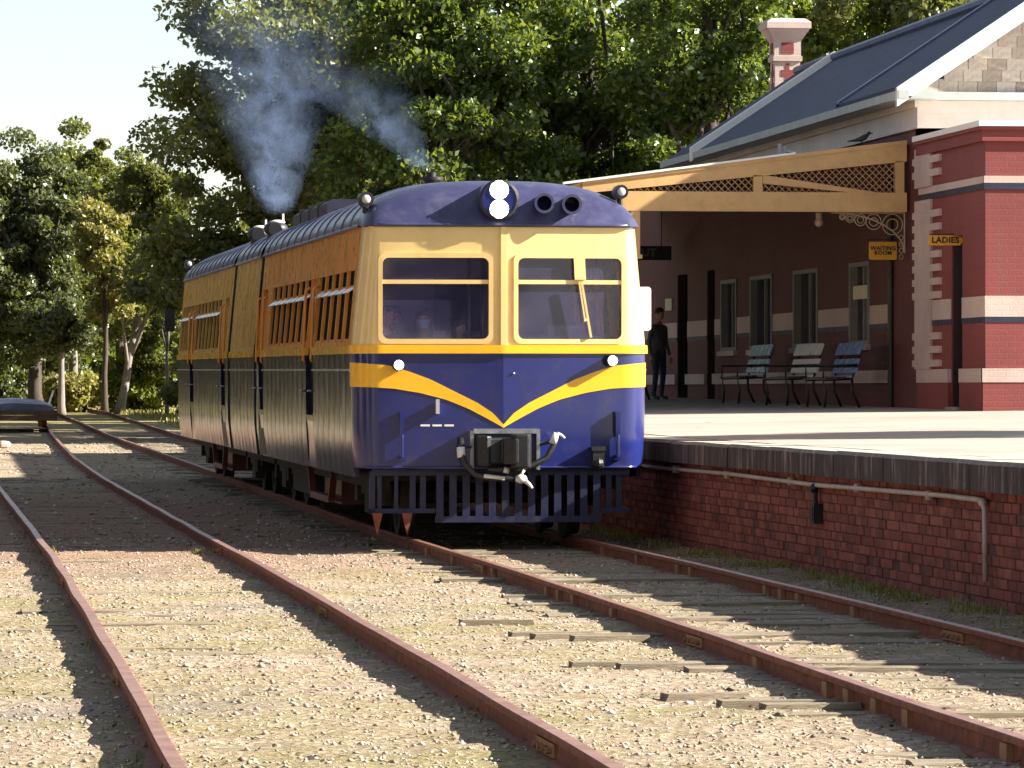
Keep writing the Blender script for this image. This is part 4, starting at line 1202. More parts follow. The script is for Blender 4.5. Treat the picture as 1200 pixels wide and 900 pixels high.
def person(name, label, loc, rotz, sc, top, legs_m, seated=True, hair='short', mask=False, group=None, hands=(( .22,-.30,.62),(-.22,-.30,.62)), headturn=0.0):
    """local: facing -y, z=0 at the feet; seated bodies have their seat at z .46"""
    if seated:
        J = dict(pel=(0,.02,.55), sp=(0,.05,.78), ch=(0,.04,.98), nk=(0,.02,1.13), hb=(0,0,1.22),
                 h0=(.10,-.02,.54), k0=(.12,-.42,.50), a0=(.12,-.40,.09), t0=(.13,-.56,.045), s0=(.185,.03,1.06), e0=(.25,-.04,.80), w0=hands[0])
    else:
        J = dict(pel=(0,.0,.92), sp=(0,.02,1.12), ch=(0,.01,1.34), nk=(0,0,1.48), hb=(0,-.01,1.56),
                 h0=(.10,0,.88), k0=(.11,-.02,.48), a0=(.115,.03,.085), t0=(.13,-.13,.04), s0=(.19,.0,1.41), e0=(.25,.03,1.13), w0=hands[0])
    for k in ('h','k','a','t','s','e'):
        p = J[k+'0']; J[k+'1'] = (-p[0], p[1], p[2])
    J['w1'] = hands[1]
    E = [('pel','sp'),('sp','ch'),('ch','nk'),('nk','hb')]
    for k in '01': E += [('pel','h'+k),('h'+k,'k'+k),('k'+k,'a'+k),('a'+k,'t'+k),('ch','s'+k),('s'+k,'e'+k),('e'+k,'w'+k)]
    rad = dict(pel=.135, sp=.125, ch=.14, nk=.058, hb=.055, h=.095, k=.062, a=.042, t=.036, s=.062, e=.044, w=.030)
    names = list(J); me = bpy.data.meshes.new('skeleton')
    me.from_pydata([J[k] for k in names], [(names.index(a), names.index(b)) for a, b in E], [])
    tmp = bpy.data.objects.new('tmp', me); link(tmp)
    sk = tmp.modifiers.new('skin', 'SKIN'); 
    sv = me.skin_vertices[0].data
    for i, k in enumerate(names):
        r_ = rad.get(k, rad.get(k[0], .05)); sv[i].radius = (r_*1.25 if k in ('ch','sp') else r_, r_)
        sv[i].use_root = (k == 'pel')
    sb = tmp.modifiers.new('sub', 'SUBSURF'); sb.levels = 1
    bpy.context.view_layer.update()
    em = evaluated(tmp)
    vs = [tuple(v.co) for v in em.vertices]; fs = [tuple(p.vertices) for p in em.polygons]
    bpy.data.objects.remove(tmp, do_unlink=True)
    mats = [top, legs_m, M['skin'], M['black']]
    segs = [(Vector(J[a]), Vector(J[b]), a, b) for a, b in E]
    def mid(f):
        c = sum((Vector(vs[i]) for i in f), Vector())/len(f); best = None
        for a, b, na, nb in segs:
            d = b-a; t_ = max(0, min(1, (c-a).dot(d)/d.length_squared)); q = (c-a-d*t_).length
            if best is None or q < best[0]: best = (q, na[0] if na not in ('pel','sp','ch','nk') else na, nb, t_)
        _, na, nb, t_ = best
        if nb == 'hb': return 2
        if nb[0] == 't': return 3
        if nb[0] in 'kah' and nb != 'hb': return 1
        if nb[0] == 'w' and t_ > .85: return 2
        return 0
    mb = MB(); mb.v = vs; mb.f = fs; mb.m = [mid(f) for f in fs]
    hx, hy, hz = J['hb'][0], J['hb'][1]-.015, J['hb'][2]+.105
    mb.ball((hx,hy,hz+.015), (.077,.096,.112), 14, 12, 2)
    mb.ball((hx,hy-.03,hz-.055), (.055,.058,.055), 10, 8, 2)            # jaw
    mb.add([(hx-.014,hy-.088,hz-.018),(hx+.014,hy-.088,hz-.018),(hx,hy-.120,hz-.022),(hx,hy-.092,hz+.03)], [(0,2,3),(2,1,3),(0,1,2)], 2)
    for s in (-1,1):
        mb.ball((hx+s*.078,hy+.01,hz+.005), (.012,.022,.03), 6, 6, 2)   # ears
        mb.ball((hx+s*.030,hy-.085,hz+.022), (.013,.009,.008), 6, 6, 3) # eyes
    mb.box(hx-.022,hx+.022,hy-.094,hy-.080,hz-.056,hz-.049,3)
    for k, s in (('w0',1),('w1',-1)):
        w = Vector(J[k]); d = (w-Vector(J['e'+k[1]])).normalized()
        side = d.cross(Vector((0,0,1)))
        side = side.normalized() if side.length > .05 else Vector((1,0,0))
        nrm = side.cross(d)
        palm = w+d*.055
        mb.ball(tuple(palm), (.040,.040,.036), 8, 6, 2)
        for q, ln in ((-.027,.060),(-.009,.072),(.009,.068),(.027,.052)):
            b0 = palm+d*.03+side*q; mb.tube([b0, b0+d*ln*.5-nrm*.006, b0+d*ln-nrm*.025], [.010,.009,.007], 6, 2)
        b0 = palm+side*.03*s; mb.tube([b0, b0+side*.03*s+d*.025, b0+side*.035*s+d*.05-nrm*.01], [.012,.010,.008], 6, 2)
    root = empty(name, loc, label, 'person', group); ORG[root.name] = (0,0,0)
    root.rotation_euler = (0,0,rotz); root.scale = (sc,sc,sc)
    body = mb.build('body', mats, root, True)
    hb = MB()
    n, k = 14, 9; rows = []
    for i in range(k):
        t_ = math.pi*.5*i/(k-1)*(1.25 if hair == 'short' else 1.45)
        rows.append([(hx+.086*math.sin(t_)*math.cos(2*math.pi*j/n), hy+.012+.104*math.sin(t_)*math.sin(2*math.pi*j/n), hz+.03+.105*math.cos(t_)+ (.035*max(0,-math.sin(2*math.pi*j/n))*math.sin(t_)**2)) for j in range(n+1)])
    hb.grid(rows)
    if hair == 'long':
        rows = []
        for i in range(6):
            z = hz+.02-.06*i; rows.append([(hx+(.092+.004*i)*math.sin(a), hy+.012+.105*math.cos(a), z) for a in [R(-115+23*q) for q in range(11)]])
        hb.grid(rows)
        rows2 = [[(p[0]*.9+hx*.1, (p[1]-hy)*.9+hy, p[2]) for p in r_] for r_ in rows]; hb.grid(rows2)
    hb.build('hair', M['hairdark'], root, True)
    if mask:
        mk = MB(); rows = []
        for i in range(5):
            z = hz+.008-.085*i/4; rows.append([(hx+(.070-.006*i)*math.sin(a), hy-.012-(.098+.012*math.sin(math.pi*i/4))*math.cos(a), z) for a in [R(-70+14*q) for q in range(11)]])
        mk.grid(rows)
        for s in (-1,1): mk.bar((hx+s*.066,hy-.045,hz-.002),(hx+s*.080,hy+.012,hz+.012),.004,.004)
        mk.build('face_mask', M['mask'], root, True)
    return root
TZ = 1.14
def tw(x, y, z): return (5.735+x, 44.2+y, z + .0044*y)
person('person', 'child in a grey top looking out of the corner of the front window', tw(-1.02,1.15,TZ-.02), R(35), .80, M['cloth_grey'], M['cloth_black'])
person('person', 'person in a pale blue face mask and white collar seated behind the front window', tw(-.62,1.45,TZ-.33), R(-4), 1.0, M['cloth_white'], M['cloth_grey'], hair='long', mask=True)
person('person', 'person with dark hair turned away inside the front window', tw(-.31,1.35,TZ-.38), R(60), .97, M['cloth_black'], M['cloth_black'], hair='long')
person('person', 'person in dark clothes seated behind the masked passenger', tw(-.84,2.25,TZ-.30), R(8), 1.0, M['cloth_black'], M['cloth_grey'])
person('person', 'person in dark clothes standing on the platform under the verandah beside the train', (14.15, 86.2, pz(14.1,86.2)), R(40), .98, M['cloth_grey'], M['jeans'], seated=False, hair='short', hands=((.27,-.06,.86),(-.27,-.04,.86)))

# ------------------------------------------------------------------ station building
BX = 15.35
PB = 1.06
def Yb(u): # where the track-facing wall shows at photo column u
    a = (u-600)/5400.0; D = BX/(0.1305+0.9914*a); return D*(0.9914-0.1305*a)
Y0, Y1, Y2, Y3 = 64.6, 68.9, 86.9, 97.0
st = empty('station_building', (BX, Y1, PB), 'red brick railway station with white bands, slate roof and timber verandah', 'building')
# ---- annex
mb = MB()
dy0, dy1 = 66.05, 66.75
ZT = 5.18
x1 = 26
mb.box(BX,x1,Y0,dy0,PB-.3,ZT); mb.box(BX,x1,dy1,Y1-.02,PB-.3,ZT); mb.box(BX,x1,dy0,dy1,3.72,ZT)
mb.box(BX+.45,x1,dy0,dy1,PB-.3,3.72)
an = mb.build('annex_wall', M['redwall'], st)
mb = MB(); mb.box(BX-.06,x1,Y0-.06,Y1+.02,ZT-.16,ZT); mb.box(BX-.10,x1,Y0-.10,Y1+.02,ZT,ZT+.05)
mb.build('parapet_cornice', M['redwall'], st)
mb = MB(); mb.box(BX-.12,x1,Y0-.12,Y1+.02,ZT+.05,ZT+.13); mb.build('parapet_capping', M['bargewhite'], st)
def band(name, z0, z1, mat, out, gaps=True, ya=Y0, yb=Y3):
    mb = MB()
    mb.box(BX-out,x1,ya-out,ya+.02,z0,z1)
    segs = [(ya-out+.0,dy0),(dy1,Y1)] if gaps else [(ya-out,Y1)]
    for a, b in segs: mb.box(BX-out,BX+.02,a+.021,b,z0,z1)
    mb.build(name, mat, st)
band('white_string_band', 4.42, 4.52, M['palewall'], .025, False)
band('navy_string_band', 4.33, 4.42, M['navyband'], .022, False)
band('white_wall_band', 2.50, 2.80, M['palewall'], .012)
band('navy_wall_band', 2.42, 2.50, M['navyband'], .010)
band('white_plinth_band', 1.56, 1.76, M['palewall'], .06)
band('red_plinth', PB-.3, 1.56, M['redwall'], .05)
mb = MB(); mb.box(BX+.30,BX+.34,dy0,dy1,PB,3.72); mb.box(BX+.02,BX+.30,dy1-.03,dy1-.003,PB,3.72); mb.box(BX+.02,BX+.30,dy0+.003,dy0+.03,PB,3.72); d = mb.build('ladies_door', M['doordark'], st)  # door plus dark sheets on both reveals, imitating the shade of the recess
mb = MB(); mb.ball((BX+.13,dy0+.08,2.1),.03,8,6); mb.build('door_knob', M['steel'], d)
mb = MB(); mb.box(BX-.10,BX+.2,dy0-.02,dy1+.02,PB-.1,PB+.14); mb.build('doorstep', M['asphalt'], st)
# ---- main building walls with real window openings
wins = [(Yb(1003)-.35,1.5,'win'),(Yb(945),2.1,'win'),(Yb(893),2.1,'win'),(Yb(855),1.6,'win')]
ops = [(c-w/2, c+w/2, 2.18, 3.52, k) for c, w, k in wins]
door_y = [(Yb(806), Yb(794)), (Yb(840)+.2, Yb(832)+.3)]
for a, b in door_y: ops.append((min(a,b), max(a,b), PB, 3.75, 'door'))
ops.sort()
mw = MB(); ZF = 5.44
def wseg(a, b, z0, z1): 
    if b-a > .01: mw.box(BX,BX+.4,a,b,z0,z1)
cur = Y1
for a, b, z0, z1, k in ops:
    wseg(cur, a, PB-.3, ZF); wseg(a, b, z1, ZF)
    if z0 > PB: wseg(a, b, PB-.3, z0)
    cur = b
wseg(cur, Y3, PB-.3, ZF)
mw.box(BX,21.0,Y1,Y1+.3,ZT,ZF)
mw.box(BX+.4,26,Y3-.3,Y3,PB-.3,ZF)
mw.build('main_wall', M['shadewall'], st)
def bandm(name, z0, z1, mat, out):
    mb = MB(); cur = 70.9
    for a, b, w0, w1, k in ops:
        if w0 < z1 and w1 > z0:
            if a > cur: mb = MB(); mb.box(BX-out,BX+.02,cur,a,z0,z1); mb.build(name, mat, st)
            cur = b
    mb = MB(); mb.box(BX-out,BX+.02,cur,Y3,z0,z1); mb.build(name, mat, st)
bandm('white_wall_band', 2.50, 2.80, M['palewall'], .012); bandm('navy_wall_band', 2.42, 2.50, M['navyband'], .010); bandm('white_plinth_band', 1.56, 1.76, M['palewall'], .06)
for a, b, z0, z1, k in ops:
    if k == 'win':
        mb = MB(); mb.box(BX+.10,BX+.115,a,b,z0,z1); w = mb.build('window', M['darkglass'], st)
        mb = MB(); mb.box(BX-.03,BX+.10,a-.03,a+.07,z0,z1); mb.box(BX-.03,BX+.10,b-.07,b+.03,z0,z1); mb.box(BX-.03,BX+.10,a+.07,b-.07,z0,z0+.07); mb.box(BX-.03,BX+.10,a+.07,b-.07,z1-.07,z1); mb.box(BX+.05,BX+.10,(a+b)/2-.03,(a+b)/2+.03,z0+.07,z1-.07)
        mb.build('frame', M['winframe'], w)
        mb = MB(); mb.box(BX-.09,BX+.0,a-.08,b+.08,z0-.09,z0); mb.build('sill', M['palewall'], w)
        mb = MB(); mb.box(BX+.6,BX+.64,a-.4,b+.4,PB,z1+.4); mb.build('blind', M['ceil'], w)
    else:
        mb = MB(); mb.box(BX+.25,BX+.30,a,b,PB,z1); mb.box(BX+.01,BX+.25,b-.03,b-.003,PB,z1); mb.build('passage_door', M['doordark'], st)  # door plus a dark sheet on the far reveal, imitating recess shade
# frieze, gutter
mb = MB(); mb.box(BX-.05,BX+.4,Y1-.05,90.5,ZF+.005,5.86); mb.box(BX+.4,20.6,Y1-.05,Y1+.3,ZF+.005,5.86); mb.build('frieze', M['frieze'], st)
mb = MB(); mb.box(BX-.10,BX+.1,Y1-.10,90.5,5.76,5.862); mb.box(BX+.1,20.6,Y1-.10,Y1,5.76,5.862); mb.build('frieze_moulding', M['frieze'], st)
mb = MB(); mb.box(14.90,15.06,68.35,90.6,5.865,5.99); mb.box(15.062,20.6,68.62,68.80,5.866,5.985); mb.box(15.06,15.5,68.36,90.6,5.864,5.90); mb.build('gutter', M['gutter'], st)
# roof
EX, EZ, RX, RZ = 15.0, 5.95, 17.65, 7.72
def slope(mb, ya, yb, lift, ex=EX, ez=EZ, m=0):
    for sx in (1, -1):
        X0 = ex if sx > 0 else 2*RX-ex
        mb.hexa([(X0,ya,ez+lift),(RX,ya,RZ+lift),(RX,yb,RZ+lift),(X0,yb,ez+lift),(X0,ya,ez+lift+.07),(RX,ya,RZ+lift+.07),(RX,yb,RZ+lift+.07),(X0,yb,ez+lift+.07)], m)
mb = MB(); slope(mb, 73.6, 90.5, 0); rf = mb.build('main_roof', M['slate'], st)
mb = MB(); slope(mb, 68.5, 73.59, .06); mb.build('gable_roof', M['slate'], st)
mb = MB(); 
for ya, yb in ((73.35, 73.62),): slope(mb, ya, yb, .10)
mb.build('roof_flashing', M['flash'], st)
mb = MB(); mb.tube([(RX,68.5,RZ+.14),(RX,90.5,RZ+.10)], .09, 8); mb.build('ridge_capping', M['flash'], st)
def barge(name, ya, yb, top, bot, mat):
    mb = MB()
    for sx in (1, -1):
        X0 = EX-.12 if sx > 0 else 2*RX-EX+.12
        zz = EZ-.08
        mb.hexa([(X0,ya,zz+bot),(RX,ya,RZ+bot),(RX,yb,RZ+bot),(X0,yb,zz+bot),(X0,ya,zz+top),(RX,ya,RZ+top),(RX,yb,RZ+top),(X0,yb,zz+top)])
    return mb.build(name, mat, st)
barge('barge_board', 68.36, 68.48, .16, -.13, M['bargewhite'])
barge('gable_parapet', 86.7, 87.0, .22, -.05, M['bargewhite'])
mb = MB(); mb.prism([(BX,5.87),(2*RX-BX,5.87),(RX,7.62)], Y1-.01, Y1+.2, 'y'); mb.build('gable_wall', M['frieze'], st)
# gable shingles
mb = MB(); mb.hexa([(-.145,-.03,0),(.145,-.03,0),(.145,.0,0),(-.145,0,0),(-.145,-.004,.21),(.145,-.004,.21),(.145,0.01,.21),(-.145,.01,.21)]); shm = mb.mesh('shingle', M['shingle'])
row = 0; z = 5.99
while z < 7.5:
    x = BX-.02+(z-5.87)*(RX-BX)/1.75 + (.15 if row % 2 else 0); xe = 2*RX-(BX+.3+(z-5.87)*(RX-BX)/1.75)
    while x < xe:
        inst('shingle', shm, st, (x, Y1-.012, z), (0,rng.uniform(-.015,.015),0), (rng.uniform(.97,1.02),1,rng.uniform(.95,1.04))); x += .30
    z += .175; row += 1
# chimney
class CH(MB):
    def mesh(s_, *a, **k):
        s_.v = [(cx+(p[0]-cx)*.82, cy+(p[1]-cy)*.82, p[2]) for p in s_.v]
        return MB.mesh(s_, *a, **k)
cx, cy = 17.55, 91.2
mb = CH(); mb.box(cx-.31,cx+.31,cy-.31,cy+.31,6.2,8.05); ch = mb.build('chimney', M['palewall'], st)
mb = CH(); mb.box(cx-.36,cx+.36,cy-.36,cy+.36,8.05,8.15); mb.box(cx-.33,cx+.33,cy-.33,cy+.33,8.15,8.45)
mb.add([(cx-.33,cy-.33,8.45),(cx+.33,cy-.33,8.45),(cx+.33,cy+.33,8.45),(cx-.33,cy+.33,8.45),(cx-.53,cy-.53,8.70),(cx+.53,cy-.53,8.70),(cx+.53,cy+.53,8.70),(cx-.53,cy+.53,8.70)],[(0,1,5,4),(1,2,6,5),(2,3,7,6),(3,0,4,7),(4,5,6,7)])
mb.box(cx-.55,cx+.55,cy-.55,cy+.55,8.70,8.82); mb.hexa([(cx-.55,cy-.55,8.82),(cx+.55,cy-.55,8.82),(cx+.55,cy+.55,8.82),(cx-.55,cy+.55,8.82),(cx-.42,cy-.42,8.90),(cx+.42,cy-.42,8.90),(cx+.42,cy+.42,8.90),(cx-.42,cy+.42,8.90)])
mb.build('chimney_cap', M['palewall'], ch)
mb = CH(); mb.box(cx-.15,cx+.15,cy-.345,cy-.33,8.20,8.42); mb.box(cx-.345,cx-.33,cy-.15,cy+.15,8.20,8.42); mb.build('red_panel', M['redwall'], ch)
for face in (0, 1):
    mb = CH(); z = 6.3; k = 0
    while z < 7.95:
        w = .15 if k % 2 else .045
        if face: mb.box(cx-w,cx+w,cy-.322,cy-.31,z,z+.131)
        else: mb.box(cx-.322,cx-.31,cy-w,cy+w,z,z+.131)
        z += .131; k += 1
    mb.build('red_brick_inlay', M['redwall'], ch)
# quoins on the corner pier
qy0, qy1 = Yb(1093), Yb(1075)
mb = MB(); mb.box(BX-.045,BX+.02,qy0,qy1,1.765,4.328); mb.box(BX-.045,BX+.02,qy0,qy1,4.525,5.12); mb.build('quoin_strip', M['palewall'], st)
mb = MB(); mb.box(BX-.05,BX+.02,0,.62,0,.11)
qm = MB(); qm.box(-.045,.02,-.62,0,0,.105); qm = qm.mesh('quoin', M['palewall'])
qn = MB(); qn.box(-.045,.02,0,.16,0,.105); qn = qn.mesh('quoin', M['palewall'])
z = 1.80
while z < 5.05:
    if not (2.30 < z < 2.80 or 4.22 < z < 4.53):
        inst('quoin', qm, st, (BX, qy0-.002, z)); inst('quoin', qn, st, (BX, qy1+.002, z))
    z += .205
# downpipe at the end of the shaded wall
mb = MB(); yd = Yb(1047); mb.tube([(BX-.05,yd,4.9),(BX-.05,yd,1.15)], .045, 8); mb.build('downpipe', M['doordark'], st)
# ---- verandah
VY0, VY1 = 69.6, 93.5
def vz(x): return 4.62 + (x-10.25)*(5.27-4.62)/(BX-10.25)
mb = MB(); mb.hexa([(10.25,VY0+.1,vz(10.25)-.10),(BX,VY0+.1,vz(BX)-.10),(BX,VY1,vz(BX)-.10),(10.25,VY1,vz(10.25)-.10),(10.25,VY0+.1,vz(10.25)-.03),(BX,VY0+.1,vz(BX)-.03),(BX,VY1,vz(BX)-.03),(10.25,VY1,vz(10.25)-.03)])
vr = mb.build('verandah_roof', M['ceil'], st)
mb = MB()
x = 10.25
mb.hexa([(x,VY0,vz(x)-.17),(BX-.05,VY0,vz(BX)-.30),(BX-.05,VY0+.09,vz(BX)-.30),(x,VY0+.09,vz(x)-.17),(x,VY0,vz(x)),(BX-.05,VY0,vz(BX)),(BX-.05,VY0+.09,vz(BX)),(x,VY0+.09,vz(x))])
mb.hexa([(x,VY0-.02,vz(x)-.03),(BX-.05,VY0-.02,vz(BX)-.03),(BX-.05,VY0,vz(BX)-.03),(x,VY0,vz(x)-.03),(x,VY0-.02,vz(x)+.03),(BX-.05,VY0-.02,vz(BX)+.03),(BX-.05,VY0,vz(BX)+.03),(x,VY0,vz(x)+.03)])
mb.build('barge_fascia', M['verandah'], st)
mb = MB(); mb.hexa([(9.95,VY0-.04,vz(9.95)+.005),(13.55,VY0-.04,vz(13.55)+.03),(13.55,VY0+.08,vz(13.55)+.03),(9.95,VY0+.08,vz(9.95)+.005),(9.95,VY0-.04,vz(9.95)+.04),(13.55,VY0-.04,vz(13.55)+.06),(13.55,VY0+.08,vz(13.55)+.06),(9.95,VY0+.08,vz(9.95)+.04)]); mb.build('roof_edge_flashing', M['bargewhite'], st)
mb = MB(); mb.box(10.22,10.32,VY0+.1,VY1,4.40,4.62); mb.build('eave_fascia', M['verandah'], st)
mb = MB(); mb.box(10.80,BX-.05,VY0,VY0+.16,4.19,4.49); mb.build('tie_beam', M['verandah'], st)
mb = MB(); mb.box(10.99,11.13,VY0+.17,VY1,4.20,4.42); mb.build('verandah_plate', M['verandah'], st)
mb = MB(); mb.box(15.12,15.26,VY0,VY0+.14,4.491,vz(15.2)-.28); mb.build('king_post', M['verandah'], st)
mb = MB(); mb.box(12.90,13.04,VY0,VY0+.14,4.491,vz(12.95)-.22); mb.build('king_post', M['verandah'], st)
mb = MB(); mb.hexa([(13.05,VY0+.01,4.62),(14.45,VY0+.01,4.485),(14.45,VY0+.13,4.485),(13.05,VY0+.13,4.62),(13.05,VY0+.01,4.75),(14.9,VY0+.01,4.485),(14.9,VY0+.13,4.485),(13.05,VY0+.13,4.75)]); mb.build('brace', M['verandah'], st)
# lattice in the truss
lt = MB()
def clip_l(p, q):
    return p, q
zc = lambda x: vz(x)-.17-.13*(x-10.25)/(BX-10.3)
for sg in (1, -1):
    c = 9.0
    while c < 17.5:
        # line z = 4.48 + sg*(x-c)
        pts = []
        for i in range(60):
            x = 11.0+(15.15-11.0)*i/59; z = 4.48+sg*(x-c) if sg > 0 else 4.48-(x-c)
            if 4.48 <= z <= zc(x): pts.append((x, z))
        xs_ = np.linspace(11.0, 15.15, 420); zs_ = 4.48+sg*(xs_-c)
        ok = (zs_ >= 4.47) & (zs_ <= np.array([zc(x) for x in xs_]))
        if ok.sum() > 2:
            xa, xb = xs_[ok][0], xs_[ok][-1]
            lt.bar((xa, VY0+.07+.012*sg, 4.48+sg*(xa-c)), (xb, VY0+.07+.012*sg, 4.48+sg*(xb-c)), .012, .028, up=(0,1,0))
        c += .105
lt.build('lattice_panel', M['lattice'], st, kind='stuff')
for k, y in enumerate((VY0+.08, 75.4, 81.2, 87)):
    mb = MB(); mb.box(11.0,11.14,y-.07,y+.07,3.50,4.19); mb.box(10.97,11.17,y-.10,y+.10,3.46,3.52); po = mb.build('verandah_post', M['verandah'], st)
    mb = MB(); mb.tube([(11.07,y,pz(11,y)-.05),(11.07,y,pz(11,y)+.25),(11.07,y,pz(11,y)+.26),(11.07,y,3.46)], [.10,.10,.075,.068], 12); mb.build('post_shaft', M['redtimber'], po, True, 40)
def lace(x0, z0, sx, w, h, y):
    mb = MB()
    mb.tube([(x0, y, z0-h),(x0, y, z0)], .014, 5); mb.tube([(x0, y, z0),(x0+sx*w, y, z0)], .014, 5)
    mb.tube([(x0+sx*w*(1-math.cos(a)), y, z0-h*(1-math.sin(a))) for a in [math.pi/2*i/10 for i in range(11)]], .013, 5)
    for i, r_ in enumerate((.16,.12,.09,.065,.045)):
        cxx = x0+sx*(.19+[0,.27,.46,.61,.72][i]*w/1.0*.95); cz = z0-.02-r_
        for rr in (r_, r_*.55):
            mb.tube([(cxx+rr*math.cos(2*math.pi*k/14), y, cz+rr*math.sin(2*math.pi*k/14)) for k in range(15)], .009, 5, cap=False)
    for q in range(4):
        zz = z0-.38-.1*q; mb.tube([(x0+sx*(.05+.03*math.cos(a)), y, zz+.04*math.sin(a)) for a in [2*math.pi*k/8 for k in range(9)]], .008, 5, cap=False)
    return mb
lace(15.28, 4.18, -1, 1.15, .62, VY0+.08).build('iron_lace_bracket', M['iron'], st)
lace(10.98, 4.18, -1, .55, .7, VY0+.08).build('iron_lace_bracket', M['iron'], st)
lace(11.07, 4.18, -1, .02, .02, VY0+.6)
mb = MB(); mb.cyl((14.0,VY0+.4,4.19),(14.0,VY0+.4,4.08),.05,8); mb.ball((14.0,VY0+.4,4.04),.07,8,6); mb.build('verandah_lamp', M['iron'], st)
# little roof fittings above the verandah
mb = MB(); u_ = 13.55; mb.tube([(13.42,70.2,5.05),(13.42,70.2,5.26)], .03, 8); mb.tube([(13.5,70.2,5.05),(13.5,70.2,5.22)], .035, 8); mb.tube([(13.48,70.2,5.16),(13.66,70.2,5.12)], .022, 6); mb.build('roof_bracket', M['gutter'], st)
bd = MB(); bx, by, bz = 14.60, 69.75, 5.24
bd.tube([(bx-.30,by,bz+.06),(bx-.12,by,bz+.085),(bx,by,bz+.11),(bx+.10,by,bz+.16),(bx+.20,by,bz+.24)], [.012,.035,.062,.066,.03], 10)
bd.ball((bx+.20,by,bz+.25),(.05,.042,.042),10,8); bd.tube([(bx+.235,by,bz+.25),(bx+.30,by,bz+.245)], [.016,.004], 6)
bd.tube([(bx+.02,by-.02,bz+.09),(bx+.02,by-.02,bz-.02)], .007, 5); bd.tube([(bx+.05,by+.02,bz+.09),(bx+.05,by+.02,bz-.02)], .007, 5)
bd.v = [(bx+(p[0]-bx)*.68, by+(p[1]-by)*.68, bz+(p[2]-bz)*.68) for p in bd.v]
bd.build('black_bird', M['black'], None, True, label='small black bird perched on the verandah roof edge', cat='bird')

# ---- signs
def text_mesh(txt, size, mat, depth=.004, sx=1.0):
    cu = bpy.data.curves.new('t', 'FONT'); cu.body = txt; cu.size = size; cu.extrude = depth; cu.align_x = 'CENTER'; cu.align_y = 'CENTER'; cu.offset = size*.03
    cu.space_character = 1.08; cu.space_line = .82; cu.resolution_u = 2
    tmp = bpy.data.objects.new('tmp', cu); link(tmp); bpy.context.view_layer.update()
    me = evaluated(tmp); bpy.data.objects.remove(tmp, do_unlink=True)
    me.materials.clear(); me.materials.append(mat)
    return me
def sign(name, label, outline, x, y, z, txt, size, board, ink, th=.03):
    root = empty(name, (x, y, z), label, 'sign')
    mb = MB(); mb.prism([(x+a, z+b) for a, b in outline], y, y+th, 'y'); mb.build('board', board, root)
    me = text_mesh(txt, size, ink); o = inst('lettering', me, root, (x, y-.003, z), (R(90),0,0))
    return root
ws = sign('waiting_room_sign', 'yellow projecting sign reading WAITING ROOM on the shaded verandah wall', rrect(-.22,.22,-.14,.14,.02,2), BX-.24, Yb(1047)-.35, 3.62, 'WAITING\nROOM', .088, M['signyellow'], M['signblack'])
mb = MB(); mb.bar((BX-.5,Yb(1047)-.335,3.79),(BX+.01,Yb(1047)-.335,3.79),.02,.02); mb.build('sign_arm', M['black'], ws)
ly = Yb(1118)
ls = sign('ladies_sign', 'yellow pointed sign reading LADIES above the narrow doorway', [(-.25,-.075),(.22,-.075),(.28,0),(.22,.075),(-.25,.075)], BX-.13, ly, 3.66, 'LADIES', .125, M['signyellow'], M['signblack'])
mb = MB(); mb.bar((BX-.36,ly+.015,3.745),(BX+.01,ly+.015,3.745),.02,.02); mb.build('sign_arm', M['black'], ls)
os_ = sign('out_sign', 'dark hanging sign reading OUT under the far end of the verandah', rrect(-.55,.55,-.14,.14,.02,2), 14.55, 90.4, 4.17, 'OUT', .22, M['signdark'], M['lettergrey'])
mb = MB(); mb.tube([(14.2,90.41,4.30),(14.2,90.41,4.98)], .01, 5); mb.tube([(14.9,90.41,4.30),(14.9,90.41,5.05)], .01, 5); mb.build('sign_hanger', M['black'], os_)
mb = MB(); yn = Yb(1010); mb.box(BX-.03,BX-.005,yn-.55,yn+.55,2.92,3.14); mb.build('notice', M['paper'], None, label='small pale paper notice on the wall below the waiting room sign', cat='notice')
mb = MB(); yn = Yb(785); mb.box(BX-.03,BX-.005,yn-.4,yn+.4,3.06,3.30); mb.build('notice', M['paper'], None, label='small pale notice on the far pink wall beside the standing person', cat='notice')

# ---- benches under the verandah
def bench(y, mat, label, L=1.7):
    x = 14.55; z0 = pz(x, y)
    root = empty('platform_bench', (x, y, z0), label, 'bench', 'benches along the station wall')
    sm = MB(); sm.box(-.045,.045,-L/2,L/2,-.016,.016); sm = sm.mesh('slat', mat)
    wide = MB(); wide.box(-.10,.10,-L/2,L/2,-.016,.016); wide = wide.mesh('back_board', mat)
    dk = MB(); dk.box(-.045,.045,-L/2,L/2,-.016,.016); dk = dk.mesh('slat', M['doordark'])
    for i in range(4): inst('seat_slat', dk if i < 3 else sm, root, (x-.30+.11*i, y, z0+.45+.01*i))
    for i, dz in enumerate((.58, .72)): inst('back_slat', sm, root, (x+.13+.22*(dz-.5), y, z0+dz), (0, R(-70), 0))
    inst('back_board', wide, root, (x+.13+.22*.40, y, z0+.92), (0, R(-70), 0))
    for s in (-1, 1):
        yy = y+s*(L/2-.2); mb = MB()
        mb.tube([(x-.32,yy,z0),(x-.30,yy,z0+.22),(x-.34,yy,z0+.43),(x+.12,yy,z0+.45),(x+.30,yy,z0+1.02)], .022, 6); mb.tube([(x+.24,yy,z0),(x+.12,yy,z0+.25),(x+.12,yy,z0+.46)], .022, 6); mb.tube([(x-.34,yy,z0+.43),(x-.34,yy,z0+.65),(x+.17,yy,z0+.66)], .018, 6)
        mb.build('bench_end', M['black'], root, True)
def Yx(u, X):
    a = (u-600)/5400.0; D = X/(0.1305+0.9914*a); return D*(0.9914-0.1305*a)
bench(Yx(881,14.6), M['bench_a'], 'slatted bench with painted pale blue highlights beside the leaning dark board', 1.9)
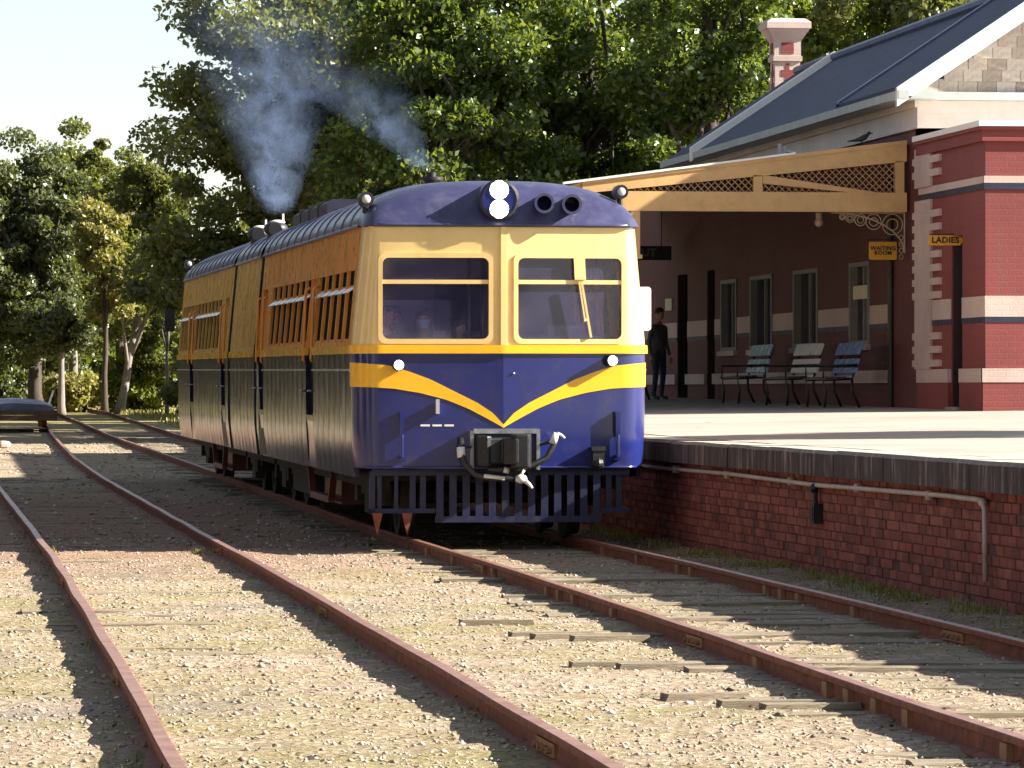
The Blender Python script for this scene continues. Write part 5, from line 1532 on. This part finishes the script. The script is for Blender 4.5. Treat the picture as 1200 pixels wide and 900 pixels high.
bench(Yx(936,14.6), M['bench_b'], 'slatted bench with painted white highlights in the middle of the row under the windows', 2.2)
bench(Yx(983,14.6), M['bench_c'], 'slatted bench with painted slate blue highlights next to the waiting room sign', 1.8)
# leaning board
mb = MB(); y_ = 87.6; z0 = pz(14,y_)
mb.bar((13.95,y_,z0),(13.78,y_+.1,z0+1.15),.04,.5,up=(0,1,0)); mb.bar((13.96,y_-.27,z0),(13.79,y_-.17,z0+1.18),.05,.03); mb.bar((14.2,y_,z0),(13.85,y_+.1,z0+1.1),.04,.05)
mb.build('easel_board', M['cloth_black'], None, label='dark folding board leaning open near the far doorway', cat='board')

# ------------------------------------------------------------------ vegetation
def leaves(centres, sig, n, size, seed, aspect=.55):
    """n leaf quads gathered in gaussian clumps round the given centres (k,3) with spreads sig (k,)"""
    g = np.random.default_rng(seed)
    k = g.integers(0, len(centres), n)
    d = g.normal(0, 1, (n,3)); d /= np.linalg.norm(d, axis=1)[:,None]
    r = sig[k]*g.random(n)**.45
    P = centres[k] + d*r[:,None]*np.array([1.15,1.15,.8])
    S = size*g.uniform(.55,1.35,n)
    a = g.normal(0,1,(n,3)); a[:,2] -= .35; a /= np.linalg.norm(a,axis=1)[:,None]
    b = np.cross(a, g.normal(0,1,(n,3))); b /= np.linalg.norm(b,axis=1)[:,None]
    nn = np.cross(a, b)
    A = P + a*S[:,None]; B = P + b*(S*aspect)[:,None] + nn*(S*.15)[:,None]; Cc = P - a*S[:,None]*.8; D = P - b*(S*aspect)[:,None] + nn*(S*.15)[:,None]
    V = np.stack([A,B,Cc,D],1).reshape(-1,3)
    F = np.arange(4*n).reshape(n,4)
    return V, F

def tree(name, label, x, y, trunk_h, trunk_r, blobs, leaf, n, size, seed, clumps=110, csig=(.35,.8), bark='bark', lean=(0,0), group=None, limbs=9, cat='tree', shell=.5):
    """blobs: list of (dx,dy,z,rx,ry,rz) ellipsoids relative to the trunk foot"""
    g = np.random.default_rng(seed); r = random.Random(seed)
    zb = zt(y)-.2 if y < 400 else 0
    root = empty(name, (x, y, zb), label, cat, group)
    cs = []; vol = np.array([b[3]*b[4]*b[5] for b in blobs]); vol = vol/vol.sum()
    for i in range(clumps):
        b = blobs[g.choice(len(blobs), p=vol)]
        d = g.normal(0,1,3); d /= np.linalg.norm(d); q = g.random()**shell
        cs.append((x+b[0]+d[0]*b[3]*q, y+b[1]+d[1]*b[4]*q, zb+b[2]+d[2]*b[5]*q))
    cs = np.array(cs); sg = g.uniform(csig[0], csig[1], len(cs))
    V, F = leaves(cs, sg, n, size, seed+1)
    me = raw_mesh('crown', V-np.array([x,y,zb]), F, M[leaf])
    o = link(bpy.data.objects.new('crown', me)); o.parent = root
    if trunk_h > 0:
        mb = MB(); top = Vector((x+lean[0], y+lean[1], zb+trunk_h)); base = Vector((x,y,zb-.1))
        pts = []; rr = []
        for i in range(8):
            t_ = i/7; p = base.lerp(top, t_); p += Vector((mnoise.noise((t_*3,seed,0)), mnoise.noise((t_*3,seed,5)), 0))*.18*trunk_h*.15*math.sin(math.pi*t_)
            pts.append(p); rr.append(trunk_r*(1.35 if i == 0 else 1)*(1-.62*t_))
        mb.tube(pts, rr, 10); tr = mb.build('trunk', M[bark], root, True)
        lb_ = MB()
        for i in range(limbs):
            c = Vector(tuple(cs[g.integers(len(cs))])); t_ = r.uniform(.35, 1.0); p0 = base.lerp(top, t_)
            m1 = p0.lerp(c, .5)+Vector((r.uniform(-.2,.2), r.uniform(-.2,.2), r.uniform(.0,.5)))
            r0 = trunk_r*(1-.62*t_)*.62
            lb_.tube([p0, p0.lerp(m1,.5)+Vector((0,0,r.uniform(-.1,.2))), m1, m1.lerp(c,.55), c], [r0, r0*.8, r0*.55, r0*.35, r0*.12], 7)
            for q in range(2):
                c2 = Vector(tuple(cs[g.integers(len(cs))]))
                if (c2-m1).length < 3.2: lb_.tube([m1, m1.lerp(c2,.5)+Vector((0,0,.15)), c2], [r0*.4,r0*.25,r0*.08], 5)
        lb_.build('limbs', M[bark], root, True)
    return root

GB = 'tall trees behind the station'
tree('oak_tree', 'tall green tree with an open left edge against the white sky', 8.7, 112, 10, .30, [(.3,0,10.8,2.6,3,3.0),(-.3,0,7.6,2.9,3.2,2.8),(-.8,.5,4.4,2.6,2.6,2.4),(1.6,0,8,2.4,3,4),(-.9,-.5,2.2,2.0,2,1.7)], 'leaf_olive', 66000, .095, 21, 200, (.35,.8), group=GB)
tree('oak_tree', 'dark dense tree rising behind the train roof and its smoke', 13.0, 107, 12, .34, [(0,0,9.5,3.2,2.8,3.4),(-.6,0,6,3.2,2.6,3),(.5,0,3.4,2.8,2.4,2)], 'leaf_dark', 56000, .095, 22, 170, (.35,.8), group=GB, limbs=14)
tree('oak_tree', 'dark tree with several bare upright trunks directly behind the cab roof', 16.2, 109, 13, .30, [(0,0,9.2,2.6,2.6,3.2),(0,0,5.6,2.8,2.4,2.6)], 'leaf_dark', 42000, .095, 23, 130, (.3,.75), group=GB, limbs=16)
tree('oak_tree', 'shadowy tree standing left of the station chimney', 18.6, 106, 12, .28, [(0,0,9,2.4,2.4,3),(-.3,0,5.4,2.4,2.2,2.6)], 'leaf_dark', 38000, .092, 24, 120, (.3,.7), group=GB, limbs=12)
tree('elm_tree', 'sunlit yellow green tree behind the station chimney', 21.6, 116, 12, .28, [(0,0,10,3.4,3,3.4),(0,0,6.5,3.2,3,2.6)], 'leaf_mid', 44000, .10, 25, 130, (.35,.8), group=GB, limbs=12)
tree('elm_tree', 'light olive tree with forked branches above the slate roof', 26.0, 113, 11, .30, [(0,0,10.2,3.4,3,3),(1.5,0,8,3,3,2.5)], 'leaf_olive', 38000, .10, 26, 110, (.35,.8), group=GB, limbs=14)
tree('elm_tree', 'sunlit olive tree farthest along the station roof ridge', 31.0, 118, 11, .3, [(0,0,10.2,3.6,3,3.2)], 'leaf_olive', 22000, .12, 27, 90, (.35,.8), group=GB)
for i, (x, y, lf) in enumerate(((12.0,124,'leaf_mid'),(16.5,127,'leaf_mid'),(20.5,128,'leaf_mid'))):
    tree('lime_tree', ['bright lime green tree glimpsed through the dark trees beside the smoke','bright lime green tree glimpsed between the bare trunks','bright green tree filling the gaps left of the chimney'][i], x, y, 10, .26, [(0,0,9.5,3.0,2.6,3.6),(0,0,5,3.0,2.4,3.0)], lf, 26000, .13, 40+i, 120, (.35,.9), group='sunlit trees deeper in the wood')
# dark wood behind: further trunks and foliage
for i, (x, y) in enumerate(((13.2,140),(16,147),(19,146),(24,142),(30,146),(36,140))):
    tree('wood_tree', 'dark tree deep in the wood behind the station', x, y, 11, .3, [(0,0,10,3.6,3,4.2),(0,0,4.5,3.8,3,3.4)], 'leaf_dark', 15000, .20, 60+i, 90, (.5,1.1), group='dark trees deep in the wood', limbs=5)
# left-hand trees beyond the yard
GL = 'trees beyond the yard'
tree('gum_tree', 'grey green tree with a thick dark trunk beside the covered wagon', 4.55, 163, 6.2, .27, [(-.4,0,7.9,2.0,2,1.9),(-1.6,0,5.6,2.0,2,2.0),(.5,0,5.8,1.9,2,1.9),(.2,0,3.6,2.3,2,1.5)], 'leaf_grey', 46000, .10, 31, 150, (.3,.65), group=GL, limbs=14)
tree('gum_tree', 'pale feathery tree standing against the white sky', 6.3, 176, 8.0, .20, [(.2,0,9.2,1.5,1.6,1.9),(-.3,0,6.6,1.8,1.6,2.0)], 'leaf_olive', 22000, .105, 32, 70, (.25,.6), group=GL, limbs=16, bark='palebark')
tree('autumn_tree', 'small golden autumn tree between the grey green tree and the train', 6.75, 158, 5.2, .12, [(0,0,6.0,1.1,1.1,1.5),(.6,0,4.2,1.3,1.1,1.1)], 'leaf_gold', 14000, .095, 33, 46, (.22,.5), group=GL, limbs=10)
tree('gum_tree', 'dark leafy tree at the left end of the yard', 1.6, 170, 7, .25, [(0,0,7.8,2.2,2,2.0),(0,0,4.8,2.4,2,2.4)], 'leaf_grey', 30000, .11, 34, 90, (.3,.65), group=GL)
tree('gum_tree', 'tall olive tree rising just left of the train behind the golden tree', 8.0, 174, 8, .2, [(.2,0,7.6,2.0,1.8,2.4),(-.2,0,4.2,2.2,1.8,2.2)], 'leaf_olive', 30000, .10, 37, 110, (.3,.6), group=GL, limbs=12)
tree('gum_tree', 'dusky olive tree filling the gap behind the thick dark trunk', 5.6, 181, 8, .2, [(0,0,6.0,2.4,1.8,2.4),(-.2,0,3.0,2.6,1.8,1.8)], 'leaf_grey', 30000, .10, 38, 110, (.3,.6), group=GL, limbs=12)
tree('gum_tree', 'broad grey green tree behind the covered wagon', 3.0, 176, 8, .2, [(0,0,6.6,2.2,1.8,2.4),(-.2,0,3.2,2.4,1.8,1.9)], 'leaf_grey', 30000, .10, 39, 110, (.3,.6), group=GL, limbs=12)
tree('gum_tree', 'dense olive tree closing the gap beside the rear car', 8.9, 166, 8, .2, [(0,0,7.2,1.7,1.7,2.2),(.2,0,4.2,2.0,1.8,2.2),(.2,0,1.8,1.9,1.6,1.4)], 'leaf_olive', 36000, .10, 201, 120, (.3,.6), group=GL, limbs=12)
tree('gum_tree', 'pale olive tree showing above the golden tree', 6.9, 188, 8, .2, [(0,0,8.0,2.2,1.8,2.4),(0,0,4.6,2.6,1.8,2.6)], 'leaf_olive', 30000, .11, 202, 110, (.3,.65), group=GL, limbs=12)
tree('leaning_tree', 'grey leaning trunk with thin leaves at the end of the track', 7.35, 161, 4.6, .17, [(1.2,0,4.4,1.5,1.3,1.2)], 'leaf_olive', 6000, .095, 35, 40, (.25,.5), bark='palebark', lean=(.95,.2), group=GL)
tree('pale_trunk_tree', 'pale grey upright trunk beside the thick dark trunk', 5.35, 160, 3.2, .15, [(.2,0,3.0,1.5,1.2,1.2)], 'leaf_grey', 9000, .1, 36, 46, (.25,.5), bark='palebark', group=GL)
for i, (x, y, sx, h, lf, n) in enumerate(((3.2,178,2.4,1.6,'leaf_grey',9000),(6.6,172,1.9,1.3,'leaf_gold',7000),(8.3,166,1.5,1.7,'leaf_mid',8000),(9.7,150,1.5,2.0,'leaf_olive',10000),(9.4,134,1.3,2.6,'leaf_olive',12000),(11.3,140,2.0,3.0,'leaf_mid',12000),(.2,182,2.8,1.9,'leaf_grey',9000),(12.0,160,2.6,3.2,'leaf_dark',12000))):
    tree('shrub', ['low grey green shrub behind the thick dark trunk','sunlit golden shrub glowing under the trees','mid green shrub behind the leaning trunk','olive shrub beside the track beyond the train','tall olive shrub close behind the rear car','leafy green shrub under the big open tree','broad grey green shrub at the far left of the yard','dark shrub at the foot of the wood'][i], x, y, .8, .07, [(0,0,h*.55,sx,1.3,h*.55)], lf, n, .10, 70+i, 50, (.25,.5), cat='shrub', group='shrubs at the end of the yard', limbs=8)
for i, (x, y) in enumerate(((8.55,152),(8.95,148),(9.3,155))):
    tree('sapling', ['slim pale sapling beside the track end','slim sapling close behind the rear car','slim sapling in the shrubs by the wood'][i], x, y, 4.5, .07, [(.1,0,4.3,.8,.8,.9)], 'leaf_olive', 3000, .09, 85+i, 24, (.2,.4), bark='palebark', group='saplings beyond the train')
# hedge closing the yard far behind
for i in range(7):
    tree('hedge_bush', 'hazy green bush in the far hedge behind the trees', -10+6*i, 215+3*(i%2), .5, .1, [(0,0,1.9,3.6,2,1.7)], 'leaf_mid' if i % 2 else 'leaf_olive', 9000, .2, 95+i, 50, (.5,.9), cat='bush', group='far hedge', limbs=3)
# trees outside the picture: one shades the platform, the yard row is added to darken reflections
tree('platform_tree', 'tree at the back of the platform that shades the paving', 24.5, 43.2, 6.0, .2, [(0,0,8.2,4.2,2.1,1.5)], 'leaf_mid', 9000, .2, 110, 60, (.4,.8), limbs=6)
for i, (x, y) in enumerate(((-15,28),(-18,40),(-16,52),(-19,64),(-16,76),(-17,90),(-14,104),(-12,120),(-10,136),(-6.5,150),(-8,166),(-3.5,168),(-12,180))):
    tree('unseen_reflection_tree', 'unseen dark tree added left of the yard to darken reflections', x, y, 8, .3, [(0,0,10.5,5.2,5.2,4.6),(0,0,6.0,5.2,5.2,4.0),(0,0,2.6,4.8,4.8,2.6)], 'leaf_brown', 15000, .34, 120+i, 110, (.7,1.5), group='unseen trees added for dark reflections', limbs=4)

for i, (x, y) in enumerate(((-22,-18),(-13,-32),(-4,-38),(6,-34),(15,-40),(25,-33))):
    tree('unseen_rear_tree', 'unseen tree added behind the camera to cut sky light', x, y, 9, .3, [(0,0,9,5.5,5.5,4.5),(0,0,3.8,5,5,3.6)], 'leaf_dark', 7000, .5, 150+i, 80, (.8,1.6), group='unseen trees added behind the camera', limbs=4)  # added out of view to darken the verandah and windscreen reflections

for i, (x, y) in enumerate(((-1.5,176),(-4.5,184),(-7.5,178),(-11,188),(-15,180),(-19,190))):
    tree('unseen_reflection_shrub', 'unseen dark shrub added to fill bright gaps in the train reflection', x, y, 2, .1, [(0,0,3.4,2.8,2,2.8),(0,0,1.4,2.8,2,1.4)], 'leaf_brown', 9000, .24, 170+i, 70, (.5,.9), group='unseen dark hedge added for reflections', cat='shrub', limbs=3)  # added out of view to block bright horizon in the train side reflection

# ------------------------------------------------------------------ covered flat wagon on the loop
wy = 121.0; wx = loop_x(wy)-.10; wz = zt(wy)
wg = empty('flat_wagon', (wx, wy, wz), 'low brown flat wagon with a dark tarpaulin load on the loop track', 'wagon')
mb = MB(); mb.box(wx-1.15,wx+1.15,wy,wy+5.5,wz+.34,wz+.46); mb.build('deck', M['woodbrown'], wg)
mb = MB()
for s in (-1,1): mb.box(wx+s*1.1-.05,wx+s*1.1+.05,wy+.03,wy+5.4,wz+.20,wz+.34)
mb.box(wx-1.05,wx+1.05,wy-.02,wy+.06,wz+.20,wz+.335); mb.build('frame', M['woodbrown'], wg)
for q in (.9, 4.4):
    for s in (-1,1):
        mb = MB(); mb.cyl((wx+s*.78,wy+q,wz+.20),(wx+s*.9,wy+q,wz+.20),.20,16); mb.build('wheel', M['rust'], wg, True, 40)
rows = []
for j in range(9):
    y = wy+.1+.62*j; rows.append([])
    for i in range(11):
        a = math.pi*i/10; 
        rows[-1].append((wx-1.08*math.cos(a)*(1+.03*mnoise.noise((i,j,1))), y, wz+.46+ (.30+.06*mnoise.noise((i*.7,j*.8,2)))*math.sin(a)**.55*(1 if 0<j<8 else .6)))
mb = MB(); mb.grid(rows); mb.add(rows[0], [tuple(range(11))]); mb.build('tarpaulin', M['tarp'], wg, True, 50)
mb = MB(); mb.bar((wx+.92,wy-.05,wz+.62),(wx+1.05,wy+.02,wz+.98),.05,.03); mb.build('stake', M['white'], wg)
# scattered debris by the wagon
for i in range(9):
    mb = MB(); x = rng.uniform(.9, 2.6); y = rng.uniform(98,106); s_ = rng.uniform(.09,.18)
    mb.ball((x,y,zt(y)-.06),(s_,s_*.8,s_*.6),7,5); o = mb.build('stone', M['pebble'], None)
    tag(o, 'pale stone lying between the loop rails before the wagon', 'stone', 'pale stones before the wagon')

# ------------------------------------------------------------------ exhaust smoke (air that scatters light)
def smoke(name, label, base, top, r0, r1, dens, seed):
    base = Vector(base); top = Vector(top); H = top.z-base.z
    t = NT('blue_smoke'); t.n.remove(t.b)
    pv = t.node('ShaderNodeVolumePrincipled'); pv.inputs['Color'].default_value = (0.44,0.60,1.0,1); pv.inputs['Anisotropy'].default_value = 0.1
    tc = t.node('ShaderNodeTexCoord'); sp_ = t.node('ShaderNodeSeparateXYZ'); t.l(tc.outputs['Object'], sp_.inputs[0])
    h = t.math('DIVIDE', sp_.outputs[2], H)
    dx = t.math('SUBTRACT', sp_.outputs[0], t.math('MULTIPLY', h, top.x-base.x)); dy = t.math('SUBTRACT', sp_.outputs[1], t.math('MULTIPLY', h, top.y-base.y))
    rad = t.math('SQRT', t.math('ADD', t.math('MULTIPLY', dx, dx), t.math('MULTIPLY', dy, dy)))
    R_ = t.math('ADD', t.math('MULTIPLY', h, r1-r0), r0)
    f = t.math('SUBTRACT', 1.0, t.math('DIVIDE', rad, R_), True)
    n = t.node('ShaderNodeTexNoise'); n.inputs['Scale'].default_value = 2.2; n.inputs['Detail'].default_value = 6; n.inputs['Roughness'].default_value = .6; n.inputs['Distortion'].default_value = 1.4
    mp = t.node('ShaderNodeMapping'); mp.inputs['Location'].default_value = (seed, seed*.3, 0); t.l(tc.outputs['Object'], mp.inputs[0]); t.l(mp.outputs[0], n.inputs['Vector'])
    nn = t.math('MULTIPLY', t.math('SUBTRACT', n.outputs['Fac'], .42), 4.5, True)
    fade = t.math('MULTIPLY', t.math('SUBTRACT', 1.0, h, True), t.math('MULTIPLY', h, 14, True))
    thin = t.math('DIVIDE', 1.0, t.math('ADD', t.math('MULTIPLY', h, 1.5), .5))
    d = t.math('MULTIPLY', t.math('MULTIPLY', t.math('MULTIPLY', f, nn), t.math('MULTIPLY', fade, thin)), dens)
    t.l(d, pv.inputs['Density']); t.l(pv.outputs[0], t.out.inputs['Volume'])
    mb = MB(); pts = []; rr = []
    for i in range(9):
        q = i/8; pts.append(base.lerp(top, q)); rr.append((r0+(r1-r0)*q)*1.02)
    mb.tube(pts, rr, 14)
    me = mb.mesh(name, t.mat, tuple(base)); o = link(bpy.data.objects.new(name, me)); o.location = base
    tag(o, label, 'smoke', kind='stuff')
smoke('exhaust_smoke', 'blue exhaust smoke drifting up from the cowls on the power unit roof', tw(-1.05,14.1,3.60), tw(-1.15,15.5,6.6), .20, 1.55, 1.7, 3)
smoke('stack_smoke', 'blue exhaust smoke puffing from the stack behind the cab roof', tw(-.38,3.0,3.68), tw(-1.35,3.6,4.85), .12, .85, 2.3, 8)
